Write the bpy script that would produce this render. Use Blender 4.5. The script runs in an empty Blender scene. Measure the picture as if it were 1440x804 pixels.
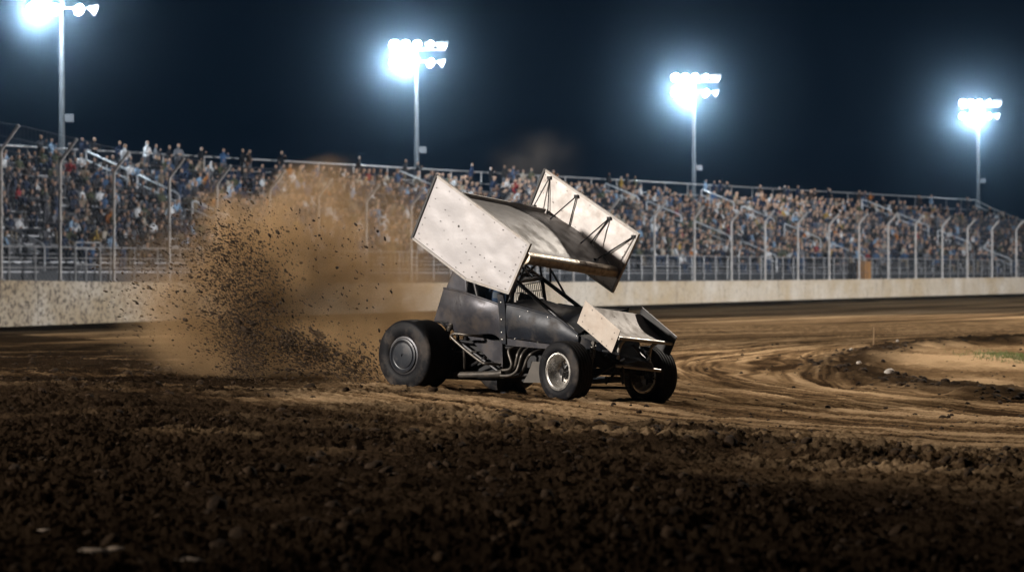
import bpy, bmesh, math, random
import numpy as np
from mathutils import Vector, Matrix
random.seed(7); RNG = np.random.default_rng(11)
R = math.radians
SC = bpy.context.scene
COL = SC.collection
# ------------------------------------------------------------------ camera
HCAM, FPX, HOR = 1.36, 4000.0, 388.0          # metres, focal length and horizon row of the 1440 wide photograph
cam = bpy.data.cameras.new('camera'); camo = bpy.data.objects.new('camera', cam); COL.objects.link(camo)
camo.location = (0, 0, HCAM); camo.rotation_euler = (R(90), 0, 0)
cam.sensor_width = 36; cam.lens = 36*FPX/1440; cam.shift_y = (HOR-402)/1440
cam.clip_start = 0.5; cam.clip_end = 3000
cam.dof.use_dof = True; cam.dof.focus_distance = 31.6; cam.dof.aperture_fstop = 2.7
SC.camera = camo
def pix(x, y, Y): return Vector(((x-720)/FPX*Y, Y, HCAM+(HOR-y)/FPX*Y))
# ------------------------------------------------------------------ noise
def _h(ix, iy, seed):
    n = (ix.astype(np.int64)*374761393 + iy.astype(np.int64)*668265263 + seed*974711) & 0xffffffff
    n = ((n ^ (n >> 13))*1274126177) & 0xffffffff
    return (n ^ (n >> 16)) & 0xffffffff
def perlin(x, y, seed=0):
    x0 = np.floor(x); y0 = np.floor(y); fx = x-x0; fy = y-y0
    x0 = x0.astype(np.int64); y0 = y0.astype(np.int64)
    u = fx*fx*fx*(fx*(fx*6-15)+10); v = fy*fy*fy*(fy*(fy*6-15)+10)
    def g(ix, iy, dx, dy):
        a = _h(ix, iy, seed)*(2*np.pi/4294967296.0)
        return np.cos(a)*dx+np.sin(a)*dy
    a = g(x0, y0, fx, fy); b = g(x0+1, y0, fx-1, fy); c = g(x0, y0+1, fx, fy-1); d = g(x0+1, y0+1, fx-1, fy-1)
    return (a+(b-a)*u+(c-a)*v+(a-b-c+d)*u*v)*1.5
def fbm(x, y, o=4, seed=0, gain=.5):
    s = 0; a = 1
    for k in range(o):
        s = s+a*perlin(x*2**k+k*17.3, y*2**k-k*9.1, seed+k); a *= gain
    return s
def sstep(a, b, x):
    t = np.clip((x-a)/(b-a), 0, 1); return t*t*(3-2*t)
# ------------------------------------------------------------------ materials
def nd(nt, t, **kw):
    n = nt.nodes.new(t)
    for k, v in kw.items():
        if k.startswith('i_'): n.inputs[int(k[2:]) if k[2:].isdigit() else k[2:].replace('_', ' ')].default_value = v
        else: setattr(n, k, v)
    return n
def mat(name, col, rough=.5, metal=0., var=.0, vscale=8., dirt=None, dscale=5., damt=.5, bump=0., bscale=30., spec=.5, stretch=None):
    """principled with optional tone variation, dirt patches and bump, all in object space"""
    m = bpy.data.materials.new(name); m.use_nodes = True; nt = m.node_tree; L = nt.links.new
    b = nt.nodes['Principled BSDF']; b.inputs['Roughness'].default_value = rough; b.inputs['Metallic'].default_value = metal
    b.inputs['Specular IOR Level'].default_value = spec
    c = (*col, 1); b.inputs['Base Color'].default_value = c
    if var or dirt or bump:
        tc = nd(nt, 'ShaderNodeTexCoord'); src = tc.outputs['Object']
        if stretch:
            mp = nd(nt, 'ShaderNodeMapping'); mp.inputs['Scale'].default_value = stretch; L(src, mp.inputs[0]); src = mp.outputs[0]
        out = None
        if var:
            n = nd(nt, 'ShaderNodeTexNoise'); n.inputs['Scale'].default_value = vscale; n.inputs['Detail'].default_value = 6; L(src, n.inputs['Vector'])
            mr = nd(nt, 'ShaderNodeMapRange'); mr.inputs[1].default_value = .3; mr.inputs[2].default_value = .7; mr.inputs[3].default_value = 1-var; mr.inputs[4].default_value = 1+var; L(n.outputs[0], mr.inputs[0])
            mx = nd(nt, 'ShaderNodeMix', data_type='RGBA', blend_type='MULTIPLY'); mx.inputs[0].default_value = 1; mx.inputs[6].default_value = c; L(mr.outputs[0], mx.inputs[7]); out = mx.outputs[2]
        if dirt:
            n = nd(nt, 'ShaderNodeTexNoise'); n.inputs['Scale'].default_value = dscale; n.inputs['Detail'].default_value = 8; n.inputs['Roughness'].default_value = .65; L(src, n.inputs['Vector'])
            mr = nd(nt, 'ShaderNodeMapRange'); mr.inputs[1].default_value = .48; mr.inputs[2].default_value = .72; mr.inputs[3].default_value = 0; mr.inputs[4].default_value = damt; L(n.outputs[0], mr.inputs[0])
            mx = nd(nt, 'ShaderNodeMix', data_type='RGBA'); L(mr.outputs[0], mx.inputs[0]); mx.inputs[7].default_value = (*dirt, 1)
            if out: L(out, mx.inputs[6])
            else: mx.inputs[6].default_value = c
            out = mx.outputs[2]
            ma = nd(nt, 'ShaderNodeMath', operation='MULTIPLY_ADD'); L(mr.outputs[0], ma.inputs[0]); ma.inputs[1].default_value = .9-rough; ma.inputs[2].default_value = rough; L(ma.outputs[0], b.inputs['Roughness'])
            if metal:
                ma = nd(nt, 'ShaderNodeMath', operation='MULTIPLY_ADD'); L(mr.outputs[0], ma.inputs[0]); ma.inputs[1].default_value = -metal; ma.inputs[2].default_value = metal; L(ma.outputs[0], b.inputs['Metallic'])
        if out: L(out, b.inputs['Base Color'])
        if bump:
            n = nd(nt, 'ShaderNodeTexNoise'); n.inputs['Scale'].default_value = bscale; n.inputs['Detail'].default_value = 5; L(src, n.inputs['Vector'])
            bp = nd(nt, 'ShaderNodeBump'); bp.inputs['Strength'].default_value = 1; bp.inputs['Distance'].default_value = bump; L(n.outputs[0], bp.inputs['Height']); L(bp.outputs[0], b.inputs['Normal'])
    return m
TAN = (.20, .125, .07); MUD = (.05, .032, .02)
M = {}
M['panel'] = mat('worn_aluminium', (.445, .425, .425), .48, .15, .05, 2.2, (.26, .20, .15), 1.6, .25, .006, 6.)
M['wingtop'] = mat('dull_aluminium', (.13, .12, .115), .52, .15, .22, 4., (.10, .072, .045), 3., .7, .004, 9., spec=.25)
M['roll'] = mat('muddy_aluminium', (.42, .35, .26), .32, .5, .2, 9., (.14, .09, .05), 14., .8, .002, 40.)
M['trim'] = mat('trim_aluminium', (.34, .32, .30), .4, .6, .15, 12., TAN, 9., .5)
M['darktrim'] = mat('dark_trim', (.03, .028, .027), .5, .2, .2, 10.)
M['inner'] = mat('far_board_face', (.62, .58, .55), .45, .25, .1, 4., TAN, 5., .45, .004, 8.)
M['body'] = mat('dark_blue_grey_paint', (.010, .012, .017), .40, .12, .3, 6., (.07, .055, .043), 5., .6, .003, 7., spec=.25)
M['cockpit'] = mat('brushed_dark_metal', (.044, .043, .049), .38, .3, .25, 5., (.080, .062, .047), 4.5, .75, .004, 5., spec=.25)
M['black'] = mat('black_steel', (.014, .014, .016), .35, .3, .3, 12., (.06, .045, .03), 9., .4)
M['deep'] = mat('dull_black_metal', (.010, .010, .011), .55, .2, .2, 9.)  # near-black metal of the engine, seat and belly pan
M['steel'] = mat('header_steel', (.11, .10, .088), .4, .7, .2, 12., (.10, .07, .045), 9., .55)
M['chrome'] = mat('polished_alloy', (.80, .77, .72), .27, .92, .06, 12., (.22, .15, .09), 9., .25)
M['darkrim'] = mat('dark_rim', (.06, .06, .065), .4, .6, .15, 9., (.08, .06, .045), 9., .4)
M['bright'] = mat('dull_bright_steel', (.36, .33, .29), .42, .6, .12, 12., (.15, .11, .07), 9., .45)
M['rubber'] = mat('tyre_rubber', (.011, .0105, .0105), .7, 0, .25, 9., (.05, .035, .022), 5., .35, .002, 60., spec=.12)
M['sidewall'] = mat('dusty_sidewall', (.008, .008, .0095), .55, 0, .3, 3., (.10, .083, .07), 4.0, .7, .001, 40., spec=.12)
M['cover'] = mat('mud_cover_plastic', (.018, .021, .027), .36, .1, .15, 6., (.07, .055, .04), 6., .4)
M['rivet'] = mat('rivet_hole', (.05, .042, .036), .6)
M['plate'] = mat('grey_brown_plate', (.085, .075, .064), .5, .4, .15, 8.)
M['suit'] = mat('dark_suit', (.03, .03, .036), .7)
M['helmet'] = mat('dark_blue_helmet', (.05, .08, .14), .2)
M['visor'] = mat('pale_visor', (.35, .42, .5), .08, .6)
M['galv'] = mat('galvanised_steel', (.42, .41, .40), .5, .45, .12, 3.)
M['postm'] = mat('weathered_post', (.54, .505, .47), .6, .05, .15, 2., (.22, .15, .1), 1.5, .5)
M['polem'] = mat('grey_pole', (.065, .07, .075), .7, .0, .12, 3.)
M['wire'] = mat('fence_wire', (.20, .20, .21), .55, .5)
M['alu'] = mat('bench_aluminium', (.42, .42, .43), .45, .4, .1, 2.)
M['rail'] = mat('pale_handrail', (.66, .67, .68), .45, .15, .1, 3.)
M['deck'] = mat('stand_deck', (.028, .029, .032), .7, .2, .2, 1.)
M['lampbody'] = mat('lamp_housing', (.55, .56, .58), .4, .6)
M['box'] = mat('grey_box', (.13, .13, .135), .5, .2)
def emis(name, col, s):
    m = bpy.data.materials.new(name); m.use_nodes = True; nt = m.node_tree
    e = nd(nt, 'ShaderNodeEmission'); e.inputs[0].default_value = (*col, 1); e.inputs[1].default_value = s
    nt.links.new(e.outputs[0], nt.nodes['Material Output'].inputs[0]); return m
M['lens'] = emis('lamp_lens', (.86, .93, 1.), 60)
# ------------------------------------------------------------------ mesh builder
class MB:
    def __init__(s): s.v = []; s.f = []; s.m = []; s.sm = []
    def add(s, vs, fs, mi=0, smooth=False):
        o = len(s.v); s.v += [tuple(v) for v in vs]
        for f in fs: s.f.append(tuple(i+o for i in f)); s.m.append(mi); s.sm.append(smooth)
    def box(s, c, d, mi=0, rot=None):
        c = Vector(c); vs = []
        for x in (-.5, .5):
            for y in (-.5, .5):
                for z in (-.5, .5):
                    p = Vector((x*d[0], y*d[1], z*d[2])); vs.append(c+(rot@p if rot else p))
        s.add(vs, [(0, 1, 3, 2), (4, 6, 7, 5), (0, 4, 5, 1), (2, 3, 7, 6), (0, 2, 6, 4), (1, 5, 7, 3)], mi)
    def tube(s, pts, r, n=8, mi=0, caps=True, closed=False):
        pts = [Vector(p) for p in pts]; N = len(pts); rr = r if isinstance(r, (list, tuple)) else [r]*N
        t0 = (pts[1]-pts[0]).normalized(); up = Vector((0, 0, 1)) if abs(t0.z) < .9 else Vector((1, 0, 0))
        a = t0.cross(up).normalized(); vs = []; pt = t0
        for i in range(N):
            if i == 0: t = t0
            elif i == N-1: t = (pts[i]-pts[i-1]).normalized()
            else: t = ((pts[i]-pts[i-1]).normalized()+(pts[i+1]-pts[i]).normalized()).normalized()
            ax = pt.cross(t)
            if ax.length > 1e-6: a = Matrix.Rotation(pt.angle(t), 3, ax.normalized())@a
            a = (a-t*a.dot(t)).normalized(); pt = t; b = t.cross(a)
            for k in range(n):
                q = 2*math.pi*k/n; vs.append(pts[i]+(a*math.cos(q)+b*math.sin(q))*rr[i])
        fs = [(i*n+k, i*n+(k+1) % n, (i+1)*n+(k+1) % n, (i+1)*n+k) for i in range(N-1) for k in range(n)]
        s.add(vs, fs, mi, True)
        if caps: s.add(vs[:n], [tuple(range(n))[::-1]], mi); s.add(vs[-n:], [tuple(range(n))], mi)
    def lathe(s, prof, n=48, mi=0, axis='y', mis=None):
        """prof: (radius, offset along axis)"""
        vs = []
        for r_, h in prof:
            for k in range(n):
                q = 2*math.pi*k/n; c, d = r_*math.cos(q), r_*math.sin(q)
                vs.append((c, h, d) if axis == 'y' else ((c, d, h) if axis == 'z' else (h, c, d)))
        for i in range(len(prof)-1):
            fs = [(i*n+k, i*n+(k+1) % n, (i+1)*n+(k+1) % n, (i+1)*n+k) for k in range(n)]
            o = len(s.v)
            s.f += [tuple(j+o for j in f) for f in fs]; s.m += [mis[i] if mis else mi]*n; s.sm += [True]*n
        s.v += vs
    def prism(s, poly, d, mi=0, mi_side=None):
        """poly: list of 3d points (planar), d: extrusion vector"""
        d = Vector(d); n = len(poly); p = [Vector(q) for q in poly]; vs = p+[q+d for q in p]
        s.add(vs, [tuple(range(n))[::-1], tuple(range(n, 2*n))], mi)
        s.add(vs, [(k, (k+1) % n, n+(k+1) % n, n+k) for k in range(n)], mi if mi_side is None else mi_side)
    def grid(s, rows, mi=0, smooth=True, thick=None):
        nr, nc = len(rows), len(rows[0]); vs = [Vector(p) for r_ in rows for p in r_]
        fs = [(i*nc+j, i*nc+j+1, (i+1)*nc+j+1, (i+1)*nc+j) for i in range(nr-1) for j in range(nc-1)]
        s.add(vs, fs, mi, smooth)
        if thick is not None:
            t = Vector(thick); w = [v+t for v in vs]; s.add(w, [f[::-1] for f in fs], mi, smooth)
            brd = [(0, j, 0, j+1) for j in range(nc-1)]+[(nr-1, j, nr-1, j+1) for j in range(nc-1)]+[(i, 0, i+1, 0) for i in range(nr-1)]+[(i, nc-1, i+1, nc-1) for i in range(nr-1)]
            for a, b, c, d in brd:
                p, q = a*nc+b, c*nc+d; s.add([vs[p], vs[q], w[q], w[p]], [(0, 1, 2, 3)], mi)
    def dot(s, c, nrm, r, mi=0, n=8, h=.003):
        nrm = Vector(nrm).normalized(); a = nrm.orthogonal().normalized(); b = nrm.cross(a); c = Vector(c)
        vs = [c+(a*math.cos(2*math.pi*k/n)+b*math.sin(2*math.pi*k/n))*r for k in range(n)]+[c+nrm*h]
        s.add(vs, [(k, (k+1) % n, n) for k in range(n)], mi, True)
    def build(s, name, mats, parent=None, bevel=0, loc=None, rot=None):
        me = bpy.data.meshes.new(name); me.from_pydata(s.v, [], s.f)
        for m in (mats if isinstance(mats, (list, tuple)) else [mats]): me.materials.append(m)
        me.polygons.foreach_set('material_index', s.m); me.polygons.foreach_set('use_smooth', s.sm); me.update()
        bm = bmesh.new(); bm.from_mesh(me); bmesh.ops.remove_doubles(bm, verts=bm.verts, dist=1e-5)
        bmesh.ops.recalc_face_normals(bm, faces=bm.faces)
        bm.to_mesh(me); bm.free(); me.set_sharp_from_angle(angle=R(38))
        o = bpy.data.objects.new(name, me); COL.objects.link(o)
        if parent: o.parent = parent
        if loc is not None: o.location = loc
        if rot is not None: o.rotation_euler = rot
        if bevel:
            b = o.modifiers.new('bevel', 'BEVEL'); b.width = bevel; b.segments = 2; b.limit_method = 'ANGLE'
        return o
def np_mesh(name, V, F, mats, mi=None, smooth=True, parent=None):
    """V (n,3); F (m,3|4) equal sized faces"""
    me = bpy.data.meshes.new(name); k = F.shape[1]
    me.vertices.add(len(V)); me.vertices.foreach_set('co', np.ascontiguousarray(V, np.float32).ravel())
    me.loops.add(F.size); me.loops.foreach_set('vertex_index', np.ascontiguousarray(F, np.int32).ravel())
    me.polygons.add(len(F)); me.polygons.foreach_set('loop_start', np.arange(0, F.size, k, dtype=np.int32))
    for m in (mats if isinstance(mats, (list, tuple)) else [mats]): me.materials.append(m)
    if mi is not None: me.polygons.foreach_set('material_index', np.ascontiguousarray(mi, np.int32))
    me.polygons.foreach_set('use_smooth', np.full(len(F), smooth)); me.update(calc_edges=True)
    o = bpy.data.objects.new(name, me); COL.objects.link(o)
    if parent: o.parent = parent
    return o
def tag(o, label=None, cat=None, group=None, kind=None):
    if label: o['label'] = label
    if cat: o['category'] = cat
    if group: o['group'] = group
    if kind: o['kind'] = kind
    return o
def empty(name, loc=(0, 0, 0), rz=0, parent=None):
    o = bpy.data.objects.new(name, None); COL.objects.link(o); o.location = loc; o.rotation_euler = (0, 0, rz); o.empty_display_size = .3
    if parent: o.parent = parent
    return o
def copy_tree(o, parent=None):
    c = o.copy(); COL.objects.link(c); c.parent = parent
    for ch in list(o.children): copy_tree(ch, c)
    return c
# ------------------------------------------------------------------ layout of the place
WA = np.array([-720/33., 4000/33.]); WBp = np.array([720/17., 4000/17.])
WT = (WBp-WA)/np.linalg.norm(WBp-WA); WN = np.array([WT[1], -WT[0]])     # along the wall; towards the track
def wall_s(px): return 33-(16/1440.)*px
def wallpt(px):
    s = wall_s(px); return np.array([(px-720)/s, 4000/s])
BASE_PX = [-600, 0, 600, 900, 1440, 2000]; BASE_Z = [-.9, -.82, -.52, -.41, -.08, .2]
TOP_PX = [-600, 0, 224, 550, 900, 1130, 1440, 2000]; TOP_Y = [392, 394, 397, 398, 395.7, 393.6, 389.7, 386]
def walltop_z(px): return HCAM-(np.interp(px, TOP_PX, TOP_Y)-HOR)/wall_s(px)
def ground_base(X, Y):
    X = np.asarray(X, float); Y = np.asarray(Y, float)
    a = np.clip(X/np.maximum(Y, 1), -.3, .28); px = 720+4000*a
    Yw = 4000/wall_s(px)
    t = np.clip((Y-45)/np.maximum(Yw-45, 1), 0, 1)
    z = (np.interp(px, BASE_PX, BASE_Z)-.22)*t
    w = np.exp(-((Y-31)/14)**2)
    z = z+(-.24*np.tanh((X-.6)/4)-.068*np.tanh((Y-31.1)/4))*w
    D = (X-WA[0])*WN[0]+(Y-WA[1])*WN[1]
    z = z+.22*np.exp(-((D-.9)/.9)**2)+.13*np.exp(-((D-3.2)/1.6)**2)
    return z
def gpix(px, py):
    """the ground point that the photograph shows at a pixel"""
    Y = np.arange(8, 400, .05); X = (px-720)/FPX*Y; z = HCAM+(HOR-py)/FPX*Y
    k = np.argmax(z < ground_base(X, Y)); return Vector((X[k], Y[k], float(ground_base(X[k], Y[k]))))
# inner edge of the track round the infield, and the front edge of the smooth groove
INF = np.array([gpix(x, y)[:2] for x, y in [(1700, 470), (1560, 473), (1440, 476), (1380, 480), (1320, 484), (1270, 489), (1225, 495), (1192, 503), (1172, 512), (1168, 521), (1185, 530), (1220, 539), (1270, 547), (1330, 553), (1400, 560), (1500, 570), (1700, 588)]])
def smooth_poly(P, it=3):
    for _ in range(it):
        Q = np.empty((2*len(P)-2, 2)); Q[0::2] = .75*P[:-1]+.25*P[1:]; Q[1::2] = .25*P[:-1]+.75*P[1:]; P = np.vstack([P[:1], Q, P[-1:]])
    return P
INF = smooth_poly(INF, 2)
def curve_coords(X, Y, P):
    """distance to the polyline P (negative on the infield side) and arc length of the nearest point"""
    sh = X.shape; X = X.ravel(); Y = Y.ravel(); best = np.full(X.shape, 1e9); sgn = np.ones_like(X); arc = np.zeros_like(X); s0 = 0
    for a, b in zip(P[:-1], P[1:]):
        d = b-a; l = np.hypot(*d)
        if l < 1e-6: continue
        t = np.clip(((X-a[0])*d[0]+(Y-a[1])*d[1])/l**2, 0, 1); qx = X-a[0]-t*d[0]; qy = Y-a[1]-t*d[1]; D = qx*qx+qy*qy
        k = D < best; best = np.where(k, D, best); arc = np.where(k, s0+t*l, arc); sgn = np.where(k, np.sign(d[0]*qy-d[1]*qx), sgn); s0 += l
    return (np.sqrt(best)*-sgn).reshape(sh), arc.reshape(sh)
EDGE = np.array([gpix(x, y)[:2] for x, y in [(150, 478), (330, 492), (440, 520), (520, 553), (640, 580), (800, 596), (1000, 612), (1200, 632), (1440, 655), (2000, 700)]])
EDGE = smooth_poly(EDGE, 2)
def loam_mask(X, Y):
    # 1 = rough ploughed loam and the dark strip along the wall, 0 = packed groove
    d, _ = curve_coords(X, Y, EDGE)      # sign: which side of the edge
    n = fbm(X*.22, Y*.16, 4, 5)*3.0+fbm(X*.9, Y*.5, 3, 6)*.9
    near = sstep(-3.2, 2.6, d*EDGE_SIGN+n)
    D = (X-WA[0])*WN[0]+(Y-WA[1])*WN[1]
    left = sstep(-.055, -.10, X/np.maximum(Y, 1)+.03*fbm(X*.3, Y*.08, 3, 8))*sstep(75, 50, Y)
    berm = sstep(7.5, 3.5, D+fbm(X*.3, Y*.12, 3, 9)*1.5)  # loam cushion along the wall, with its shade put into the dark soil colour
    packed = .4*sstep(.12, .6, fbm(X*.2, Y*.42, 4, 12))*sstep(17, 24, Y)
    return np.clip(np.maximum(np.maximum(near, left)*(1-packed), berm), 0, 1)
_t = curve_coords(np.array([0.]), np.array([14.]), EDGE)[0][0]; EDGE_SIGN = 1. if _t > 0 else -1.
_t = curve_coords(np.array([gpix(1400, 520)[0]]), np.array([gpix(1400, 520)[1]]), INF)[0][0]; INF_SIGN = -1. if _t > 0 else 1.
def ground_fields(X, Y, detail=True):
    z = ground_base(X, Y)
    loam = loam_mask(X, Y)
    d, s = curve_coords(X, Y, INF); d = d*INF_SIGN          # d<0 infield
    far = np.exp(-np.maximum(Y-40, 0)/60)
    # packed groove: long ruts following the bend
    w = d+.55*fbm(s*.10, d*.35, 3, 31)
    streak = .42*fbm(s*.09, w*1.3, 4, 21)+.40*fbm(s*.17+9, w*4.6, 3, 24)+.34*fbm(s*.5, w*12, 2, 27)
    # far straight: ruts along the wall
    L = (X-WA[0])*WT[0]+(Y-WA[1])*WT[1]; D = (X-WA[0])*WN[0]+(Y-WA[1])*WN[1]
    streak2 = .6*fbm(L*.03, D*.45, 4, 41)+.3*perlin(L*.08, D*1.9, 44)
    k = sstep(16, 30, d); streak = streak*(1-k)+streak2*k
    infield = sstep(.2, -.8, d+.3*fbm(X*.8, Y*.5, 3, 51))
    blotch = fbm(X*.45, Y*.22, 4, 55)
    dry = .47+.95*streak
    dry = dry*(1-infield)+infield*(.70+.55*blotch)
    bermi = np.exp(-((d+.25)/.75)**2)*sstep(.0, .4, .45+.8*fbm(X*.9, Y*.6, 2, 58))
    z = z+(1-loam)*(1-infield)*far*(.026*streak+.02*fbm(X*1.1, Y*.8, 3, 61))
    z = z+infield*(.05*blotch+.03*np.abs(fbm(X*2.6, Y*1.6, 3, 97))+.018*np.abs(perlin(X*9, Y*6, 98)))+bermi*(.10+.06*fbm(X*2.2, Y*1.7, 3, 63))
    for wx, wy, wr in ((.59, 31.10, .16), (-1.10, 32.50, .26), (1.57, 32.26, .16), (-.05, 33.75, .22)):      # dirt pushed up round the tyres
        q = np.hypot((X-wx)*.9, Y-wy); z = z+.035*np.exp(-((q-wr-.16)/.10)**2)*(.6+.5*perlin(X*9, Y*9, 66))
    if detail:
        near = np.exp(-np.maximum(Y-30, 0)/30)
        r = 1-np.abs(fbm(X*1.7, Y*1.5, 3, 71))
        c1 = np.abs(fbm(X*4.6, Y*3.6, 3, 73)); c2 = np.abs(perlin(X*11, Y*9, 75)); c3 = np.abs(perlin(X*27, Y*23, 77)); c4 = perlin(X*60, Y*55, 79)
        patch = .5+.5*sstep(-.4, .4, fbm(X*.5, Y*.3, 2, 81))
        k1 = (1-np.abs(fbm(X*3.3, Y*2.6, 3, 171)))**3; k2 = (1-np.abs(fbm(X*8.5, Y*7, 2, 173)))**3; k3 = (1-np.abs(perlin(X*22, Y*18, 175)))**3
        z = z+loam*near*(.05*(r-.6)+patch*(.03*c1+.036*k1+.034*k2+.019*k3+.018*c2+.014*c3+.007*c4)-.055)
        rug = sstep(.1, .6, fbm(X*.9, Y*.45, 3, 83))
        z = z+(1-loam)*near*(.016*c3+.020*c2*(.4+rug)+.008*c1)
        edge = np.exp(-(curve_coords(X, Y, EDGE)[0]*EDGE_SIGN-.5)**2/1.3)*np.clip(X+1.2, 0, 1)
        z = z+edge*(.012+.06*c1)*near
    return z, loam, dry, infield, bermi
# ------------------------------------------------------------------ ground
def ground_material():
    m = bpy.data.materials.new('race_dirt'); m.use_nodes = True; nt = m.node_tree; L = nt.links.new; b = nt.nodes['Principled BSDF']
    tc = nd(nt, 'ShaderNodeTexCoord')
    al = nd(nt, 'ShaderNodeAttribute', attribute_name='loam'); ad = nd(nt, 'ShaderNodeAttribute', attribute_name='dry')
    n1 = nd(nt, 'ShaderNodeTexNoise'); n1.inputs['Scale'].default_value = 7; n1.inputs['Detail'].default_value = 9; n1.inputs['Roughness'].default_value = .7; L(tc.outputs['Object'], n1.inputs[0])
    n2 = nd(nt, 'ShaderNodeTexNoise'); n2.inputs['Scale'].default_value = 1.3; n2.inputs['Detail'].default_value = 6; L(tc.outputs['Object'], n2.inputs[0])
    def mth(op, a, bb, c=None):
        q = nd(nt, 'ShaderNodeMath', operation=op)
        for i, v in enumerate((a, bb, c)):
            if v is None: continue
            if isinstance(v, (int, float)): q.inputs[i].default_value = v
            else: L(v, q.inputs[i])
        return q.outputs[0]
    dd = mth('ADD', ad.outputs['Fac'], mth('MULTIPLY_ADD', n1.outputs[0], .7, -.35))
    r1 = nd(nt, 'ShaderNodeValToRGB'); L(dd, r1.inputs[0])
    e = r1.color_ramp.elements; e[0].position = .12; e[0].color = (.036, .021, .011, 1); e[1].position = .95; e[1].color = (.40, .272, .155, 1)
    q = e.new(.5); q.color = (.165, .103, .053, 1)
    lo = mth('ADD', n2.outputs[0], mth('MULTIPLY_ADD', n1.outputs[0], .8, -.4))
    r2 = nd(nt, 'ShaderNodeValToRGB'); L(lo, r2.inputs[0])
    e = r2.color_ramp.elements; e[0].position = .25; e[0].color = (.009, .0058, .0036, 1); e[1].position = .88; e[1].color = (.040, .0255, .0148, 1)
    mx = nd(nt, 'ShaderNodeMix', data_type='RGBA'); L(al.outputs['Fac'], mx.inputs[0]); L(r1.outputs[0], mx.inputs[6]); L(r2.outputs[0], mx.inputs[7])
    L(mx.outputs[2], b.inputs['Base Color'])
    b.inputs['Specular IOR Level'].default_value = 0
    mr = nd(nt, 'ShaderNodeMapRange'); mr.inputs[1].default_value = .3; mr.inputs[2].default_value = .7; mr.inputs[3].default_value = .62; mr.inputs[4].default_value = .95; L(n1.outputs[0], mr.inputs[0]); L(mr.outputs[0], b.inputs['Roughness'])
    n3 = nd(nt, 'ShaderNodeTexNoise'); n3.inputs['Scale'].default_value = 38; n3.inputs['Detail'].default_value = 6; n3.inputs['Roughness'].default_value = .7; L(tc.outputs['Object'], n3.inputs[0])
    bp = nd(nt, 'ShaderNodeBump'); bp.inputs['Distance'].default_value = .03; bp.inputs['Strength'].default_value = 1; L(n3.outputs[0], bp.inputs['Height']); L(bp.outputs[0], b.inputs['Normal'])
    return m
M['dirt'] = ground_material()
def build_ground():
    ys = [-60, -20, 0, 4, 7, 9]
    y = 10.5
    while y < 700:
        ys.append(y)
        y += .024 if y < 24 else .034 if y < 34 else min(.034*(y/34)**2.2, .45) if y < 260 else y*.05
    ang = np.concatenate([-np.geomspace(6, .27, 14), np.linspace(-.25, -.205, 16)[:-1], np.linspace(-.205, .205, 860), np.linspace(.205, .25, 16)[1:], np.geomspace(.27, 6, 14)])
    ys = np.array(ys)
    YY, AA = np.meshgrid(ys, ang, indexing='ij')
    XX = AA*np.maximum(np.abs(YY), 60*(YY < 9)+1)
    fine = (YY > 9)
    z, loam, dry, infield, bermi = ground_fields(XX, YY)
    nr, nc = XX.shape
    V = np.stack([XX, YY, z], -1).reshape(-1, 3)
    i = np.arange(nr-1)[:, None]*nc+np.arange(nc-1)[None]; i = i.ravel()
    F = np.stack([i, i+1, i+nc+1, i+nc], 1)
    o = np_mesh('ground', V, F, M['dirt'])
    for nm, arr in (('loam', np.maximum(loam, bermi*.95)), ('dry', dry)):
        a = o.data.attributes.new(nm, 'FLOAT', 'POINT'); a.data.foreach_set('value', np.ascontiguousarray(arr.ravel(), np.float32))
    tag(o, kind='structure')
    return o
build_ground()
# ------------------------------------------------------------------ loose clods (one uncountable mass) and stones
def rock_variants(n, sub, amp, seed):
    out = []
    for k in range(n):
        bm = bmesh.new(); bmesh.ops.create_icosphere(bm, subdivisions=sub, radius=1)
        v = np.array([p.co[:] for p in bm.verts]); f = np.array([[q.index for q in fc.verts] for fc in bm.faces]); bm.free()
        d = 1+amp*(perlin(v[:, 0]*1.3+seed+k*7, v[:, 1]*1.3+v[:, 2]*.9, seed+k)+.6*perlin(v[:, 2]*2.3+k*3, v[:, 0]*2.3-v[:, 1]*2, seed+k+50)+.35*perlin(v[:, 1]*4.5+k, v[:, 2]*4.5+v[:, 0]*3, seed+k+90))
        out.append((v*d[:, None], f))
    return out
def scatter(name, pts, sizes, variants, material, squash=(.55, .9), aim=None):
    Vs, Fs = [], []; o = 0
    for p, s in zip(pts, sizes):
        v, f = variants[RNG.integers(len(variants))]
        a = RNG.uniform(0, 2*np.pi); c, q = np.cos(a), np.sin(a)
        sx, sy, sz = s*RNG.uniform(.75, 1.35), s*RNG.uniform(.75, 1.35), s*RNG.uniform(*squash)
        w = v*[sx, sy, sz]; t = RNG.normal(0, .35); w = np.stack([w[:, 0], w[:, 1]*np.cos(t)-w[:, 2]*np.sin(t), w[:, 1]*np.sin(t)+w[:, 2]*np.cos(t)], 1)
        w = np.stack([w[:, 0]*c-w[:, 1]*q, w[:, 0]*q+w[:, 1]*c, w[:, 2]], 1)
        if aim is not None:     # clay torn into flakes along its flight
            dr = np.array(p)-aim; dr = dr/np.linalg.norm(dr)+RNG.normal(0, .25, 3); dr /= np.linalg.norm(dr); w = w*.8+np.outer(w@dr, dr)*RNG.uniform(.3, 1.5)
        w = w+p
        Vs.append(w); Fs.append(f+o); o += len(v)
    return np_mesh(name, np.vstack(Vs), np.vstack(Fs), material, smooth=True)
M['clod'] = mat('clod_earth', (.024, .0153, .0092), .95, 0, .5, 7., (.10, .058, .028), 5., .4, .012, 40., spec=.1)
VAR1 = rock_variants(14, 2, .30, 200); VAR0 = rock_variants(10, 1, .34, 300)
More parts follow.
